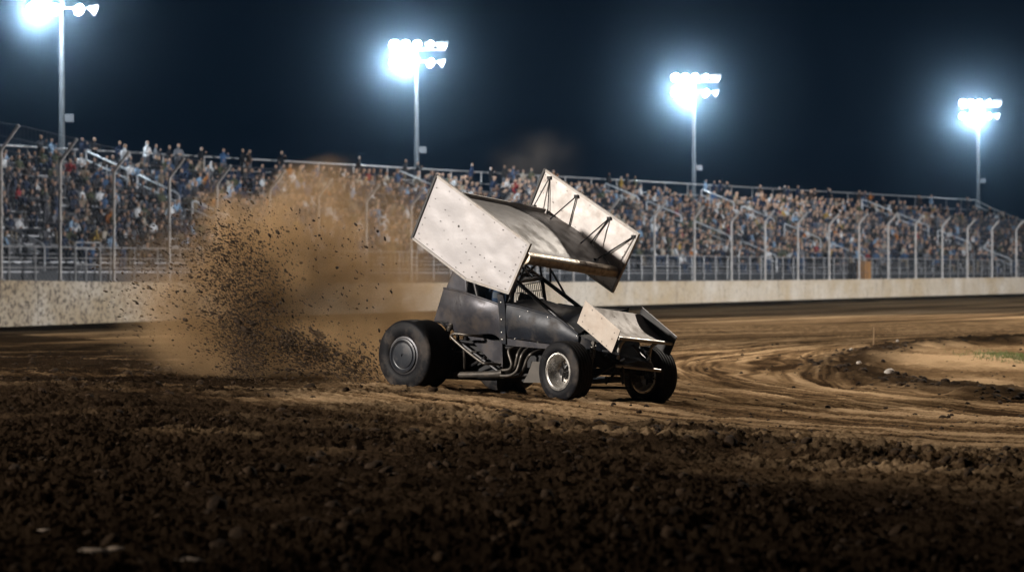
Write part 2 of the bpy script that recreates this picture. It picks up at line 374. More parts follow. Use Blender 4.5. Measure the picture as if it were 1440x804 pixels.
def clods():
    P, S = [], []
    N = 60000
    Y = 11.5*(60/11.5)**RNG.random(N); A = RNG.uniform(-.2, .2, N); X = A*Y
    loam = loam_mask(X, Y); d, s = curve_coords(X, Y, INF); d = d*INF_SIGN
    e = curve_coords(X, Y, EDGE)[0]*EDGE_SIGN
    clump = sstep(-.25, .5, fbm(X*.6, Y*.4, 3, 91))
    dens = loam*(.18+.55*clump)*np.where(Y < 45, 1, .4)*(Y/30)**1.1
    ridge = np.exp(-((e-.6)/.8)**2)*np.clip(X+1.2, 0, 1)
    dens = np.maximum(dens, ridge*.9*(Y/30))
    berm = np.exp(-((d+.2)/.7)**2); dens = np.maximum(dens, berm*1.6*(.3+clump))
    dens = np.maximum(dens, (1-loam)*.15*np.where(Y < 36, 1.2, 1.)*(.3+clump))
    keep = RNG.random(N) < dens*.5
    X, Y, loam, ridge, berm = X[keep], Y[keep], loam[keep], ridge[keep], berm[keep]
    z = ground_fields(X, Y)[0]
    sz = np.exp(RNG.normal(np.log(.0085), .75, len(X)))*(1+.7*ridge*RNG.random(len(X))+1.2*berm)
    sz = np.clip(sz, .005, .06); sz[(loam < .3) & (berm < .3)] = np.minimum(sz[(loam < .3) & (berm < .3)], .035)
    P = np.stack([X, Y, z+sz*.15], 1)
    o = scatter('dirt_clods', P, sz, VAR1[:8]+VAR0, M['clod']); tag(o, 'loose dark clods of earth lying over the churned dirt', kind='stuff')
    print('clods', len(X))
clods()
M['stone'] = mat('pale_stone', (.36, .32, .28), .8, 0, .2, 20., (.2, .14, .09), 14., .6, .01, 30.)
M['drylump'] = mat('dry_pale_lump', (.26, .20, .145), .9, 0, .3, 12., (.08, .05, .03), 8., .6, .01, 30.)
for k, (px, py, s, lab) in enumerate([(1250, 535, .075, 'largest pale stone, a wedge lying on the near side of the infield clod ridge'),
        (1208, 521, .055, 'rounded pale stone at the tip of the infield clod ridge'),
        (1214, 530, .05, 'pale stone just below the rounded one at the ridge tip'),
        (1197, 500, .045, 'flat pale stone at the back corner of the infield clod ridge'),
        (1262, 487, .04, 'small pale stone beside the dark lump on the far infield ridge'),
        (1345, 549, .035, 'small pale stone on the near infield ridge towards the right edge')]):
    v, f = VAR1[k]; p = gpix(px, py); o = np_mesh('stone', v*[s, s*.8, s*(.55 if k else .6)], f, M['stone']); o.location = p+Vector((0, 0, s*.5+.09)); o.rotation_euler = (.2, -.35 if k == 0 else .1, k*1.3)
    tag(o, lab, 'stone', 'pale stones on the infield ridge')
for k, (px, py, s, lab) in enumerate([(128, 774, .05, 'pale dry earth lump at the bottom left, the larger of a close pair'), (162, 769, .032, 'pale dry earth lump at the bottom left, the smaller of a close pair'),
        (264, 793, .05, 'pale dry earth lump lowest in the foreground dirt'), (62, 745, .03, 'small pale dry lump near the left edge of the foreground dirt'), (276, 645, .022, 'tiny pale lump on the dark loam below the dust cloud')]):
    v, f = VAR1[k+6]; p = gpix(px, py); o = np_mesh('earth_lump', v*[s*1.7, s, s*.5], f, M['drylump']); z = float(ground_fields(np.array([p.x]), np.array([p.y]))[0][0]); o.location = (p.x, p.y, z+s*.25)
    tag(o, lab, 'lump', 'pale dry lumps in the foreground')
# marker stake and grass patch
p = gpix(1231, 488); mb = MB(); mb.box((0, 0, .17), (.022, .016, .40)); mb.prism([(-.011, -.008, .37), (.011, -.008, .37), (0, -.008, .40)], (0, .016, 0))
st = mb.build('marker_stake', mat('stake_wood', (.34, .23, .13), .8, 0, .2, 20.), loc=p+Vector((0, .3, 0)), rot=(0, R(2), .2)); tag(st, 'thin wooden stake standing upright in the infield clod ridge', 'stake')
def grass():
    p = gpix(1425, 505); n = 4200; V, F = [], []
    A2 = RNG.normal(0, 1, (n, 2)); GX = p.x+.06+A2[:, 0]*.36; GY = p.y+A2[:, 1]*1.5; keep = fbm(GX*4, GY*1.4, 3, 61) > -.15; GX, GY = GX[keep], GY[keep]; GZ = ground_fields(GX, GY)[0]
    for x, y, z in zip(GX, GY, GZ):
        h = RNG.uniform(.02, .075); w = .007; t = RNG.uniform(0, 6.28); b = RNG.normal(0, .03, 2)
        c, s = np.cos(t)*w, np.sin(t)*w; o = len(V); z = z-.005
        V += [(x-c, y-s, z), (x+c, y+s, z), (x+b[0], y+b[1], z+h)]; F.append((o, o+1, o+2))
    o = np_mesh('grass', np.array(V), np.array(F), mat('grass_blade', (.10, .122, .028), .7, 0, .3, 5.), smooth=False); tag(o, 'patch of short green grass in the infield dirt', kind='stuff')
grass()
# ------------------------------------------------------------------ concrete wall
def wall_material():
    m = bpy.data.materials.new('stained_concrete'); m.use_nodes = True; nt = m.node_tree; L = nt.links.new; b = nt.nodes['Principled BSDF']
    tc = nd(nt, 'ShaderNodeTexCoord'); b.inputs['Roughness'].default_value = .85
    def ramp(scale, lo, hi, det=7, rough=.65, vec=None):
        n = nd(nt, 'ShaderNodeTexNoise'); n.inputs['Scale'].default_value = scale; n.inputs['Detail'].default_value = det; n.inputs['Roughness'].default_value = rough; L(vec or tc.outputs['Object'], n.inputs[0])
        mr = nd(nt, 'ShaderNodeMapRange'); mr.inputs[1].default_value = lo; mr.inputs[2].default_value = hi; L(n.outputs[0], mr.inputs[0]); return mr.outputs[0]
    def mix(f, c1, c2):
        x = nd(nt, 'ShaderNodeMix', data_type='RGBA'); L(f, x.inputs[0])
        for i, c in ((6, c1), (7, c2)):
            if isinstance(c, tuple): x.inputs[i].default_value = (*c, 1)
            else: L(c, x.inputs[i])
        return x.outputs[2]
    c = mix(ramp(.35, .35, .65), (.44, .355, .25), (.56, .49, .40))
    c = mix(ramp(.16, .47, .6), c, (.42, .32, .20))
    mp = nd(nt, 'ShaderNodeMapping'); mp.inputs['Scale'].default_value = (1, 1, .25); L(tc.outputs['Object'], mp.inputs[0])
    c = mix(ramp(2.2, .56, .72, vec=mp.outputs[0]), c, (.24, .18, .12))
    # mud splatter, thicker towards the left end
    sx = nd(nt, 'ShaderNodeSeparateXYZ'); L(tc.outputs['Object'], sx.inputs[0])
    mr = nd(nt, 'ShaderNodeMapRange'); mr.inputs[1].default_value = 100; mr.inputs[2].default_value = 150; mr.inputs[3].default_value = .0; mr.inputs[4].default_value = -.13; L(sx.outputs[1], mr.inputs[0])
    n = nd(nt, 'ShaderNodeTexNoise'); n.inputs['Scale'].default_value = 5.2; n.inputs['Detail'].default_value = 9; n.inputs['Roughness'].default_value = .75; L(tc.outputs['Object'], n.inputs[0])
    ad = nd(nt, 'ShaderNodeMath', operation='ADD'); L(n.outputs[0], ad.inputs[0]); L(mr.outputs[0], ad.inputs[1])
    m2 = nd(nt, 'ShaderNodeMapRange'); m2.inputs[1].default_value = .44; m2.inputs[2].default_value = .50; m2.inputs[4].default_value = .9; L(ad.outputs[0], m2.inputs[0])
    c = mix(m2.outputs[0], c, (.075, .05, .032))
    L(c, b.inputs['Base Color']); return m
M['wall'] = wall_material()
mb = MB(); rows = []; pxs = np.concatenate([np.arange(-520, 0, 40), np.arange(0, 1500, 24), np.arange(1500, 1900, 40)])
for i_, a in enumerate(pxs):
    A = wallpt(a); za = walltop_z(a); off = WN*.2
    def sec(P_, k): return [Vector((P_[0]+f*off[0], P_[1]+f*off[1], z)) for f, z in ((k, -2.2), (k, za-.04), (k-.15, za), (-1, za), (-1, -2.2))]
    if i_ % 5 == 0: rows += [sec(A-WT*.016, 1), sec(A-WT*.012, .93), sec(A+WT*.012, .93), sec(A+WT*.016, 1)]
    else: rows.append(sec(A, 1))
mb.grid(rows, 0, False)
wl = mb.build('concrete_wall', M['wall']); tag(wl, 'long low cream concrete wall splattered with mud between track and grandstand', 'wall')
# ------------------------------------------------------------------ catch fence on the wall
fence = empty('catch_fence', (*wallpt(0), float(walltop_z(0)))); tag(fence, 'tall wire catch fence on steel posts with angled tops above the concrete wall', 'fence')
FI = Matrix.Translation(-Vector(fence.location))
posts = [(-240, 165, 137), (-160, 182, 152), (-78, 197, 164), (1.5, 210, 177), (84.5, 227, 196), (160, 241.5, 214), (238, 250, 223), (305, 258, 233), (379, 268, 240), (448, 276, 252), (515, 283, 260), (578, 289, 266), (640, 292, 269), (700, 295, 272), (755, 297, 274), (806, 299, 277), (853, 301, 280), (920, 303.5, 283), (976.5, 306, 290), (1028.5, 311, 298), (1076, 311, 296), (1122, 314, 299), (1166, 316, 301), (1208, 314, 300), (1249, 314.5, 299), (1287.5, 315, 302), (1325, 318, 305), (1360.5, 320.5, 308), (1395, 321, 310), (1429, 322, 310), (1465, 323, 312), (1500, 324, 313)]
PP = []
def off3(p2, z): return Vector((p2[0], p2[1], z))-Vector(fence.location)
for px, by, ty in posts:
    s = wall_s(px); P2 = wallpt(px); zt = float(walltop_z(px)); zb = HCAM+(HOR-by)/s; rise = (by-ty)/s
    tip = P2+WN*rise*.95
    PP.append((P2, zt, zb, tip, zb+rise))
    mb = MB(); mb.tube([off3(P2, zt-.3), off3(P2, zb-.12), off3(P2+WN*.04, zb+.02), off3(tip, zb+rise)], .070, 8)
    mb.box(off3(P2, zt+.02), (.26, .26, .04)); mb.box(off3(P2, (zt+zb)*.5), (.17, .17, .06)); mb.box(off3(P2, zt*.25+zb*.75), (.17, .17, .06))
    mb.build('fence_post', M['postm'], fence)
cb = MB(); ms = MB()
for (p, zt, zb, tp, ze), (p1, zt1, zb1, tp1, ze1) in zip(PP[:-1], PP[1:]):
    for f in (.12, .3, .48, .66, .84, 1.): cb.tube([off3(p, zt+(zb-zt)*f), off3(p1, zt1+(zb1-zt1)*f)], .010, 4, caps=False)
    for f in (.5, 1.): cb.tube([off3(p+(tp-p)*f, zb+(ze-zb)*f), off3(p1+(tp1-p1)*f, zb1+(ze1-zb1)*f)], .009, 4, caps=False)
    W = np.linalg.norm(p1-p); H = zb-zt; n = max(6, int(W/.28)); m_ = int(H/.28); H2 = 1.2
    def uv(u, v):   # v 0..H vertical part, H..H+1.3 slanted part
        f = u/W; P2 = p+(p1-p)*f
        if v <= H: return off3(P2, (zt+(zt1-zt)*f)+v*((zb+(zb1-zb)*f)-(zt+(zt1-zt)*f))/H)
        g = min(1, (v-H)/H2); T2 = tp+(tp1-tp)*f; zq = zb+(zb1-zb)*f
        return off3(P2+(T2-P2)*g, zq+((ze+(ze1-ze)*f)-zq)*g)
    HT = H+H2
    k = -HT
    while k < W:
        for sgn in (1, -1):
            u0, v0 = (max(k, 0), max(-k, 0)); u1 = min(k+HT, W); v1 = u1-k
            if sgn < 0: u0, u1 = W-u0, W-u1
            pts = [uv(u0, v0)]
            if v0 < H < v1: pts.append(uv(u0+(u1-u0)*(H-v0)/(v1-v0), H))
            pts.append(uv(u1, v1)); ms.tube(pts, .0042, 3, caps=False)
        k += .26
cb.build('cable', M['wire'], fence); ms.build('wire_mesh', M['wire'], fence)
# ------------------------------------------------------------------ grandstand
NROW, RISE, RUN, W0, Z0 = 13, .43, 1.1, 6.0, 1.6
def stp(L_, w, z): return Vector((WA[0]+WT[0]*L_-WN[0]*w, WA[1]+WT[1]*L_-WN[1]*w, z))
def L_at(px, w):
    a = (px-720)/FPX; x0, y0 = WA[0]-WN[0]*w, WA[1]-WN[1]*w
    return (a*y0-x0)/(WT[0]-a*WT[1])
def prj(p): return 720+FPX*p.x/p.y, HOR-FPX*(p.z-HCAM)/p.y
WB = W0+NROW*RUN+1.0
ZB = Z0+NROW*RISE
LE = L_at(1376, WB); LS = -34.
stand = empty('grandstand', stp(LS, W0, 0)); tag(stand, 'long aluminium grandstand with stepped benches and railings behind the wall', 'grandstand')
SO = -Vector(stand.location)
def S(L_, w, z): return stp(L_, w, z)+SO
mb = MB()
for r_ in range(NROW+1):
    w0 = W0+r_*RUN; w1 = w0+(RUN if r_ < NROW else 1.6); z = Z0+r_*RISE
    vs = [S(LS, w0, z-RISE), S(LE, w0, z-RISE), S(LE, w0, z), S(LS, w0, z), S(LS, w1, z), S(LE, w1, z)]
    mb.add(vs, [(0, 1, 2, 3), (3, 2, 5, 4)])
vs = [S(LE, W0, -1.4), S(LE, WB+.6, -1.4), S(LE, WB+.6, ZB)]+[S(LE, W0+r_*RUN, Z0+r_*RISE-q) for r_ in range(NROW, -1, -1) for q in (0, RISE)]
mb.add(vs, [tuple(range(len(vs)))]); mb.add([S(LS, WB+.6, -1.4), S(LE, WB+.6, -1.4), S(LE, WB+.6, ZB), S(LS, WB+.6, ZB)], [(0, 1, 2, 3)])
mb.add([S(LS, W0, -1.4), S(LE, W0, -1.4), S(LE, W0, Z0-RISE), S(LS, W0, Z0-RISE)], [(0, 1, 2, 3)])
mb.build('deck', M['deck'], stand)
AIS = [L_at(-255, WB-1), L_at(121, WB-1), L_at(560, WB-1), L_at(850, WB-1), L_at(986, WB-1), L_at(1212, WB-1)]
def beam(mb, a, b, h, d, mi=0):
    a, b = Vector(a), Vector(b); t = (b-a); l = t.length; ang = math.atan2(t.y, t.x); rot = Matrix.Rotation(ang, 3, 'Z')
    mb.box((a+b)/2, (l, d, h), mi, rot)
for r_ in range(NROW):
    mb = MB(); z = Z0+r_*RISE+.42; w = W0+r_*RUN+.55; edges = [LS]+AIS+[LE]
    for a, b in zip(edges[:-1], edges[1:]):
        beam(mb, S(a+.7, w, z), S(b-.7, w, z), .05, .28)
        beam(mb, S(a+.7, W0+r_*RUN-.012, Z0+r_*RISE-.05), S(b-.7, W0+r_*RUN-.012, Z0+r_*RISE-.05), .06, .02)
        q = a+1.
        while q < b-.8:
            mb.box(S(q, w, z-.21), (.06, .06, .40)); q += 2.4
    mb.build('bench', M['alu'], stand)
def backz(L_): return 8.40+.55*(L_-26)/150+.06
mb = MB(); n = 40; Ls = np.linspace(LS, LE, n)
for f, r0 in ((1., .05), (.45, .03)):
    mb.tube([S(l, WB+.3, ZB+(backz(l)-ZB)*f) for l in Ls], r0, 8)
for l in np.linspace(LS, LE, 52): mb.tube([S(l, WB+.3, ZB-.05), S(l, WB+.3, backz(l))], .035, 6)
mb.build('back_rail', M['galv'], stand)
mb = MB()
sl = [(W0+.05, Z0+1.25)]+[(W0+r_*RUN+.4, Z0+r_*RISE+1.3) for r_ in range(2, NROW+1, 2)]+[(WB+.3, backz(LE))]
for dz in (0, -.5): mb.tube([S(LE-.02, w, z+dz) for w, z in sl], .045, 8)
for w, z in sl: mb.tube([S(LE-.02, w, z-1.2), S(LE-.02, w, z)], .03, 6)
mb.build('side_rail', M['galv'], stand)
mb = MB()
for z, r0 in ((Z0+1.12, .035), (Z0+.6, .025), (Z0+.15, .025)): mb.tube([S(LS, W0-.1, z), S(LE, W0-.1, z)], r0, 6)
l = LS
while l < LE: mb.tube([S(l, W0-.1, Z0-.5), S(l, W0-.1, Z0+1.12)], .035, 6); l += 1.9
mb.build('front_rail', M['galv'], stand)
for L_ in AIS:
    for g, (r0, r1) in enumerate(((0, 2.6), (3.4, 6.2), (7, 9.6), (10.2, 12.8))):
        mb = MB(); a = (W0+r0*RUN+.2, Z0+r0*RISE); b = (W0+r1*RUN+.2, Z0+r1*RISE)
        top = lambda t, h: S(L_, a[0]+(b[0]-a[0])*t, a[1]+(b[1]-a[1])*t+h)
        mb.tube([top(0, 0), top(0, 1.12), top(.05, 1.24), top(.95, 1.24), top(1, 1.12), top(1, 0)], .05, 8)
        mb.tube([top(.02, .75), top(.98, .75)], .04, 6); mb.tube([top(.5, -.1), top(.5, 1.)], .03, 6)
        mb.build('handrail', M['rail'], stand)
# front gate frame and the stair beside it at the near end
gl = L_at(100, W0); mb = MB()
for dl in (0, 1.9): mb.tube([S(gl+dl, W0-.25, Z0-.6), S(gl+dl, W0-.25, Z0+1.35)], .05, 8)
for z in (Z0+1.35, Z0+1.05, Z0+.3): mb.tube([S(gl, W0-.25, z), S(gl+1.9, W0-.25, z)], .04, 8)
mb.build('gate', M['galv'], stand)
# orange bin by the front rail
def bin_():
    p = stp(L_at(1215, W0-1.2), W0-1.2, 0); mb = MB(); mb.box((0, 0, 1.5), (1.1, .7, 1.9)); mb.box((0, 0, 2.48), (1.16, .76, .06)); mb.box((0, 0, .3), (1.0, .6, .5), 1)
    o = mb.build('ticket_booth', [mat('faded_orange_paint', (.42, .20, .06), .6, 0, .2, 2.), M['box']], loc=p, rot=(0, 0, math.atan2(WT[1], WT[0])), bevel=.02)
    tag(o, 'small orange cabinet standing between the front railing and the wall', 'cabinet')
bin_()
# ------------------------------------------------------------------ spectators
def skin_person(joints, edges, root, sub):
    me = bpy.data.meshes.new('person'); me.from_pydata([j[:3] for j in joints], edges, []); o = bpy.data.objects.new('tmp', me); COL.objects.link(o)
    o.modifiers.new('skin', 'SKIN').use_smooth_shade = True
    for v, j in zip(me.skin_vertices[0].data, joints): v.radius = (j[3], j[4] if len(j) > 4 else j[3])
    me.skin_vertices[0].data[root].use_root = True
    if sub: s_ = o.modifiers.new('sub', 'SUBSURF'); s_.levels = s_.render_levels = sub
    dg = bpy.context.evaluated_depsgraph_get(); dg.update(); m2 = bpy.data.meshes.new_from_object(o.evaluated_get(dg))
    bpy.data.objects.remove(o); return m2
def pose(kind, seed):
    rg = random.Random(seed); j = lambda a: rg.uniform(-a, a)
    if kind == 'stand':
        hz = .94; lean = j(.05); hip = (0, 0, hz); tw = j(.1)
        ch = (lean+.02, tw*.3, 1.24); nk = (lean+.03, tw*.3, 1.50); hd = (lean+.05, tw*.35, 1.62)
        kn = [(.03+j(.04), s*.11, .5) for s in (1, -1)]; an = [(0+j(.05), s*.13, .09) for s in (1, -1)]; toe = [(a[0]+.15, a[1]*1.15, .04) for a in an]
        arm = rg.choice(['down', 'fold', 'up'])
    else:
        lean = rg.choice([.0, .05, .14, .26]); hip = (0, 0, .54); tw = j(.12)
        ch = (lean*.6+.02, tw*.4, .84); nk = (lean+.03, tw*.6, 1.08-lean*.25); hd = (lean+.07, tw*.7, 1.21-lean*.3)
        kn = [(.40+j(.03), s*(.12+abs(j(.05))), .56) for s in (1, -1)]; an = [(.36+j(.08), s*.13, .10) for s in (1, -1)]; toe = [(a[0]+.15, a[1]*1.1, .04) for a in an]
        arm = rg.choice(['lap', 'fold', 'up', 'knee'])
    sh = [(ch[0]*.3+nk[0]*.7, ch[1]+s*.185, nk[2]-.10) for s in (1, -1)]
    el, ha = [], []
    for i, s in enumerate((1, -1)):
        x, y, z = sh[i]
        if arm == 'down': e = (x-.02, y+s*.06, z-.28); h = (x+.06, y+s*.05, z-.54)
        elif arm == 'fold': e = (x+.06, y+s*.07, z-.26); h = (x+.20, -s*.06+ch[1], z-.22)
        elif arm == 'up' and i == 0: e = (x+.16, y+s*.06, z-.18); h = (x+.27, y-s*.06, z+.10)
        elif arm == 'knee': e = (x+.12, y+s*.05, z-.22); h = (kn[i][0]-.02, kn[i][1], .68) if kind != 'stand' else (x+.2, y, z-.4)
        else: e = (x+.05, y+s*.07, z-.25); h = (x+.25, y-s*.06, z-.36)
        el.append(e); ha.append(h)
    J = [(*hip, .15, .17), (*ch, .135, .175), (*nk, .055), (*hd, .088, .082), (hd[0]+.0, hd[1], hd[2]+.13, .078, .074)]
    E = [(0, 1), (1, 2), (2, 3), (3, 4)]
    for i in (0, 1):
        b = len(J); J += [(*sh[i], .075), (*el[i], .05), (*ha[i], .042)]; E += [(1, b), (b, b+1), (b+1, b+2)]
        b = len(J); J += [(hip[0]+.03, (1 if i == 0 else -1)*.10, hip[2]-.03, .095), (*kn[i], .07), (*an[i], .05), (*toe[i], .045)]; E += [(0, b), (b, b+1), (b+1, b+2), (b+2, b+3)]
    return J, E, hd, ha, hip
def person_mesh(kind, seed, sub):
    J, E, hd, ha, hip = pose(kind, seed); me = skin_person(J, E, 0, sub)
    n = len(me.polygons); c = np.empty(n*3); me.polygons.foreach_get('center', c); c = c.reshape(-1, 3)
    mi = np.ones(n, int); mi[c[:, 2] < hip[2]+.02] = 2
    kneehi = (c[:, 0] > .14) & (c[:, 2] < .63) & (kind != 'stand'); mi[kneehi] = 2
    for h in ha: mi[np.linalg.norm(c-np.array(h), axis=1) < .075] = 0
    hc = np.array([hd[0], hd[1], hd[2]+.06]); dh = np.linalg.norm(c-hc, axis=1); head = (dh < .16) & (c[:, 2] > hd[2]-.075)
    mi[head] = 0; rel = c-hc; mi[head & ((rel[:, 2] > .045) | (rel[:, 0] < -.025))] = 3
    me.materials.clear()
    for _ in range(4): me.materials.append(M['suit'])
    me.polygons.foreach_set('material_index', mi.astype(np.int32)); me.polygons.foreach_set('use_smooth', np.ones(n, bool))
    return me
def cloth(name, c): return mat(name, c, .85, spec=.2)
TOPS = [('black', (.010, .010, .012), 26), ('navy', (.012, .02, .045), 22), ('charcoal', (.045, .045, .05), 14), ('dark brown', (.045, .03, .022), 6), ('grey', (.15, .15, .16), 8), ('tan', (.22, .17, .12), 4), ('white', (.62, .62, .62), 8), ('pale blue', (.22, .33, .46), 6), ('denim blue', (.04, .085, .17), 7), ('orange', (.42, .15, .03), 1.6), ('yellow', (.42, .27, .05), 1.1), ('red', (.3, .03, .03), 1.0), ('olive', (.07, .075, .04), 6), ('cream', (.40, .35, .28), 4)]
HAIR = [('black hair', (.012, .01, .009), 8), ('brown hair', (.05, .03, .018), 10), ('fair hair', (.30, .20, .10), 6), ('grey hair', (.30, .29, .27), 6), ('white cap', (.66, .66, .66), 8), ('navy cap', (.02, .03, .07), 4), ('tan cap', (.36, .28, .18), 5), ('orange cap', (.5, .2, .04), 1)]
PANTS = [cloth('jeans_cloth', (.04, .065, .12)), cloth('black_cloth', (.015, .015, .016)), cloth('khaki_cloth', (.2, .16, .11)), cloth('grey_cloth', (.09, .09, .1))]
SKIN = [cloth('fair_skin', (.46, .29, .20)), cloth('light_skin', (.40, .25, .17)), cloth('brown_skin', (.15, .08, .05)), cloth('tanned_skin', (.34, .20, .125))]
TM = [cloth(n.replace(' ', '_')+'_top', c) for n, c, w in TOPS]; HM = [cloth(n.replace(' ', '_'), c) for n, c, w in HAIR]
TW = np.array([w for _, _, w in TOPS]); TW = TW/TW.sum(); HW = np.array([w for _, _, w in HAIR], float); HW /= HW.sum()
SEAT = [person_mesh('seat', 100+k, 1) for k in range(12)]; STAND = [person_mesh('stand', 300+k, 1) for k in range(6)]
SEAT0 = [person_mesh('seat', 100+k, 0) for k in range(12)]; STAND0 = [person_mesh('stand', 300+k, 0) for k in range(6)]
def mesh_np(me):
    v = np.empty(len(me.vertices)*3); me.vertices.foreach_get('co', v)
    me.calc_loop_triangles(); f = np.empty(len(me.loop_triangles)*3, np.int32); me.loop_triangles.foreach_get('vertices', f)
    p = np.empty(len(me.loop_triangles), np.int32); me.loop_triangles.foreach_get('polygon_index', p); mi = np.empty(len(me.polygons), np.int32); me.polygons.foreach_get('material_index', mi)
    return v.reshape(-1, 3), f.reshape(-1, 3), mi[p]
cand = []     # (kind, position, row)
for r_ in range(NROW+1):
    w = W0+r_*RUN+.50; z = Z0+r_*RISE; l = L_at(-60, w)
    top = r_ == NROW
    while l < min(LE-.4, L_at(1475, w)):
        l += random.uniform(.58, .84) if not top else random.uniform(.5, 2.2)
        if any(-1.35 < l-a < .85 for a in AIS): continue
        px = prj(stp(l, w, z))[0]
        dens = np.interp(px, [-60, 0, 250, 1150, 1260, 1440], [.8, .85, .93, .9, .6, .5])
        if r_ == 0: dens = .3
        if r_ in (1,): dens *= .75
        if fbm(np.array([l*.22]), np.array([r_*.45]), 2, 77)[0] < -.22: dens *= .30
        if px < 90 and r_ < 4: dens *= .35
        if top: dens = .14
        if random.random() > dens: continue
        kind = 'stand' if (top or random.random() < .035 or r_ == 0 and random.random() < .6) else 'seat'
        p = stp(l+random.uniform(-.05, .05), w+(random.uniform(-.03, .05) if kind == 'seat' else -.25), z)
        if top: p = stp(l, WB-.2+random.uniform(-.3, .2), ZB)
        cand.append((kind, p, r_, px))
# fixed groups standing at the top rail, as in the photograph
for px in (115, 133, 168, 205, 218, 238, 250, 283, 314, 340, 350, 690, 708, 722, 735, 746, 873, 882, 893, 991, 1003, 1012, 1022, 1095, 1108, 1122, 1165, 1208, 1216, 1224):
    cand.append(('stand', stp(L_at(px, WB-.3), WB-.3, ZB), NROW, px))
def score(c):
    px = c[3]; s = FPX/c[1].y*(1.5 if c[0] == 'stand' and c[2] == NROW else 1.0)
    if px < 4 or px > 1436 or 215 < px < 560 and c[2] < 8 or 590 < px < 900 and c[2] < 11: s *= .2
    if c[2] == 0 and c[0] == 'seat': s *= .5
    return s
order = sorted(range(len(cand)), key=lambda i: -score(cand[i])); pick = set(order[:290])
ORD = ['front', 'second', 'third', 'fourth', 'fifth', 'sixth', 'seventh', 'eighth', 'ninth', 'tenth', 'eleventh', 'twelfth', 'thirteenth', 'top']
NUM = ['first', 'second', 'third', 'fourth', 'fifth', 'sixth', 'seventh', 'eighth', 'ninth', 'tenth', 'eleventh', 'twelfth', 'thirteenth', 'fourteenth', 'fifteenth', 'sixteenth', 'seventeenth', 'eighteenth', 'nineteenth', 'twentieth', 'last']
vis_posts = [q[0] for q in posts if 0 <= q[0] <= 1440 and not 585 < q[0] < 850]
seen = set(); Vs, Fs, Ms = [], [], []; off = 0
GM = TM+HM+PANTS+SKIN; nT, nH = len(TM), len(HM)
SN = [mesh_np(m) for m in SEAT0]; TN = [mesh_np(m) for m in STAND0]
face = math.atan2(WN[1], WN[0])
for i, (kind, p, r_, px) in enumerate(cand):
    yaw = face+random.gauss(0, .35); sc = random.uniform(1.02, 1.17); vi = random.randrange(12 if kind == 'seat' else 6)
    ti = RNG.choice(nT, p=TW); hi = RNG.choice(nH, p=HW); pi_ = random.randrange(4); ki = random.choices(range(4), [4, 4, 1, 2])[0]
    if i in pick:
        k = sum(1 for q in vis_posts if q < px); g = 'left of the %s fence post' % NUM[min(k, 20)] if k < len(vis_posts) else 'right of the last fence post'
        for _ in range(60):
            lab = '%s spectator in %s top, %s, %s row, %s' % ('standing' if kind == 'stand' else 'seated', TOPS[ti][0], HAIR[hi][0], ORD[r_], g)
            if lab not in seen: break
            ti = RNG.integers(nT); hi = RNG.integers(nH)
        seen.add(lab)
        o = bpy.data.objects.new('person', (SEAT if kind == 'seat' else STAND)[vi]); COL.objects.link(o)
        for s_, m in zip(o.material_slots, (SKIN[ki], TM[ti], PANTS[pi_], HM[hi])): s_.link = 'OBJECT'; s_.material = m
        o.location = p; o.rotation_euler = (0, 0, yaw); o.scale = (sc,)*3
        tag(o, lab, 'person', 'spectators in the grandstand')
    else:
        v, f, mi = (SN if kind == 'seat' else TN)[vi]; c, s_ = math.cos(yaw)*sc, math.sin(yaw)*sc
        Vs.append(np.stack([v[:, 0]*c-v[:, 1]*s_+p.x, v[:, 0]*s_+v[:, 1]*c+p.y, v[:, 2]*sc+p.z], 1)); Fs.append(f+off); off += len(v)
        Ms.append(np.array([nT+nH+4+ki, ti, nT+nH+pi_, nT+hi])[mi])
cr = np_mesh('crowd', np.vstack(Vs), np.vstack(Fs), GM, np.concatenate(Ms)); tag(cr, 'packed crowd of seated spectators filling the grandstand benches', kind='stuff')
print('people', len(cand), 'crowd verts', off)
# ------------------------------------------------------------------ light towers
def make_tower(first_label):
    t = empty('light_tower'); H = 14.6
    mb = MB(); mb.tube([(0, 0, -1.5), (0, 0, 4), (0, 0, H+1.0)], [.19, .17, .11], 12); mb.build('pole', M['polem'], t)
    for z in (H+.62, H-.12):
        mb = MB(); mb.box((.15, 0, z), (3.3, .09, .09)); mb.box((0, 0, z), (.3, .3, .14)); mb.build('crossarm', M['galv'], t)
    mb = MB(); mb.box((.36, 0, 8.95), (.46, .36, .40)); mb.tube([(0, 0, 9.0), (.2, 0, 9.0)], .04, 6); mb.build('control_box', M['box'], t, bevel=.02)
    rows = [(H+.62+.30, [(-1.45, -95), (-.75, -88), (-.05, -75), (.75, -50), (1.45, -20), (1.75, 0)]), (H-.12-.08, [(-1.45, -95), (-.35, -85), (.8, -55), (1.6, -8)])]
    for z, ls in rows:
        for x, az in ls:
            az = R(az); d = Vector((math.cos(az)*.93, math.sin(az)*.93, -.36)).normalized(); q = Vector((0, 0, 1)).rotation_difference(d)
            mb = MB(); mb.lathe([(.02, -.30), (.11, -.30), (.13, -.18), (.17, -.12), (.27, .02), (.30, .12), (.285, .12), (.25, .0)], 20, axis='z')
            l = mb.build('lamp', M['lampbody'], t, loc=(x, -.16, z)); l.rotation_mode = 'QUATERNION'; l.rotation_quaternion = q
            mb = MB(); mb.lathe([(.001, .085), (.15, .075), (.275, .05)], 20, axis='z'); mb.build('lens', M['lens'], l)
    return t
tw = make_tower('x')
def pt_light(p, power, col, r_=.6, name='tower_light'):
    l = bpy.data.lights.new(name, 'POINT'); l.energy = power; l.color = col; l.shadow_soft_size = r_; o = bpy.data.objects.new(name, l); COL.objects.link(o); o.location = p; return o
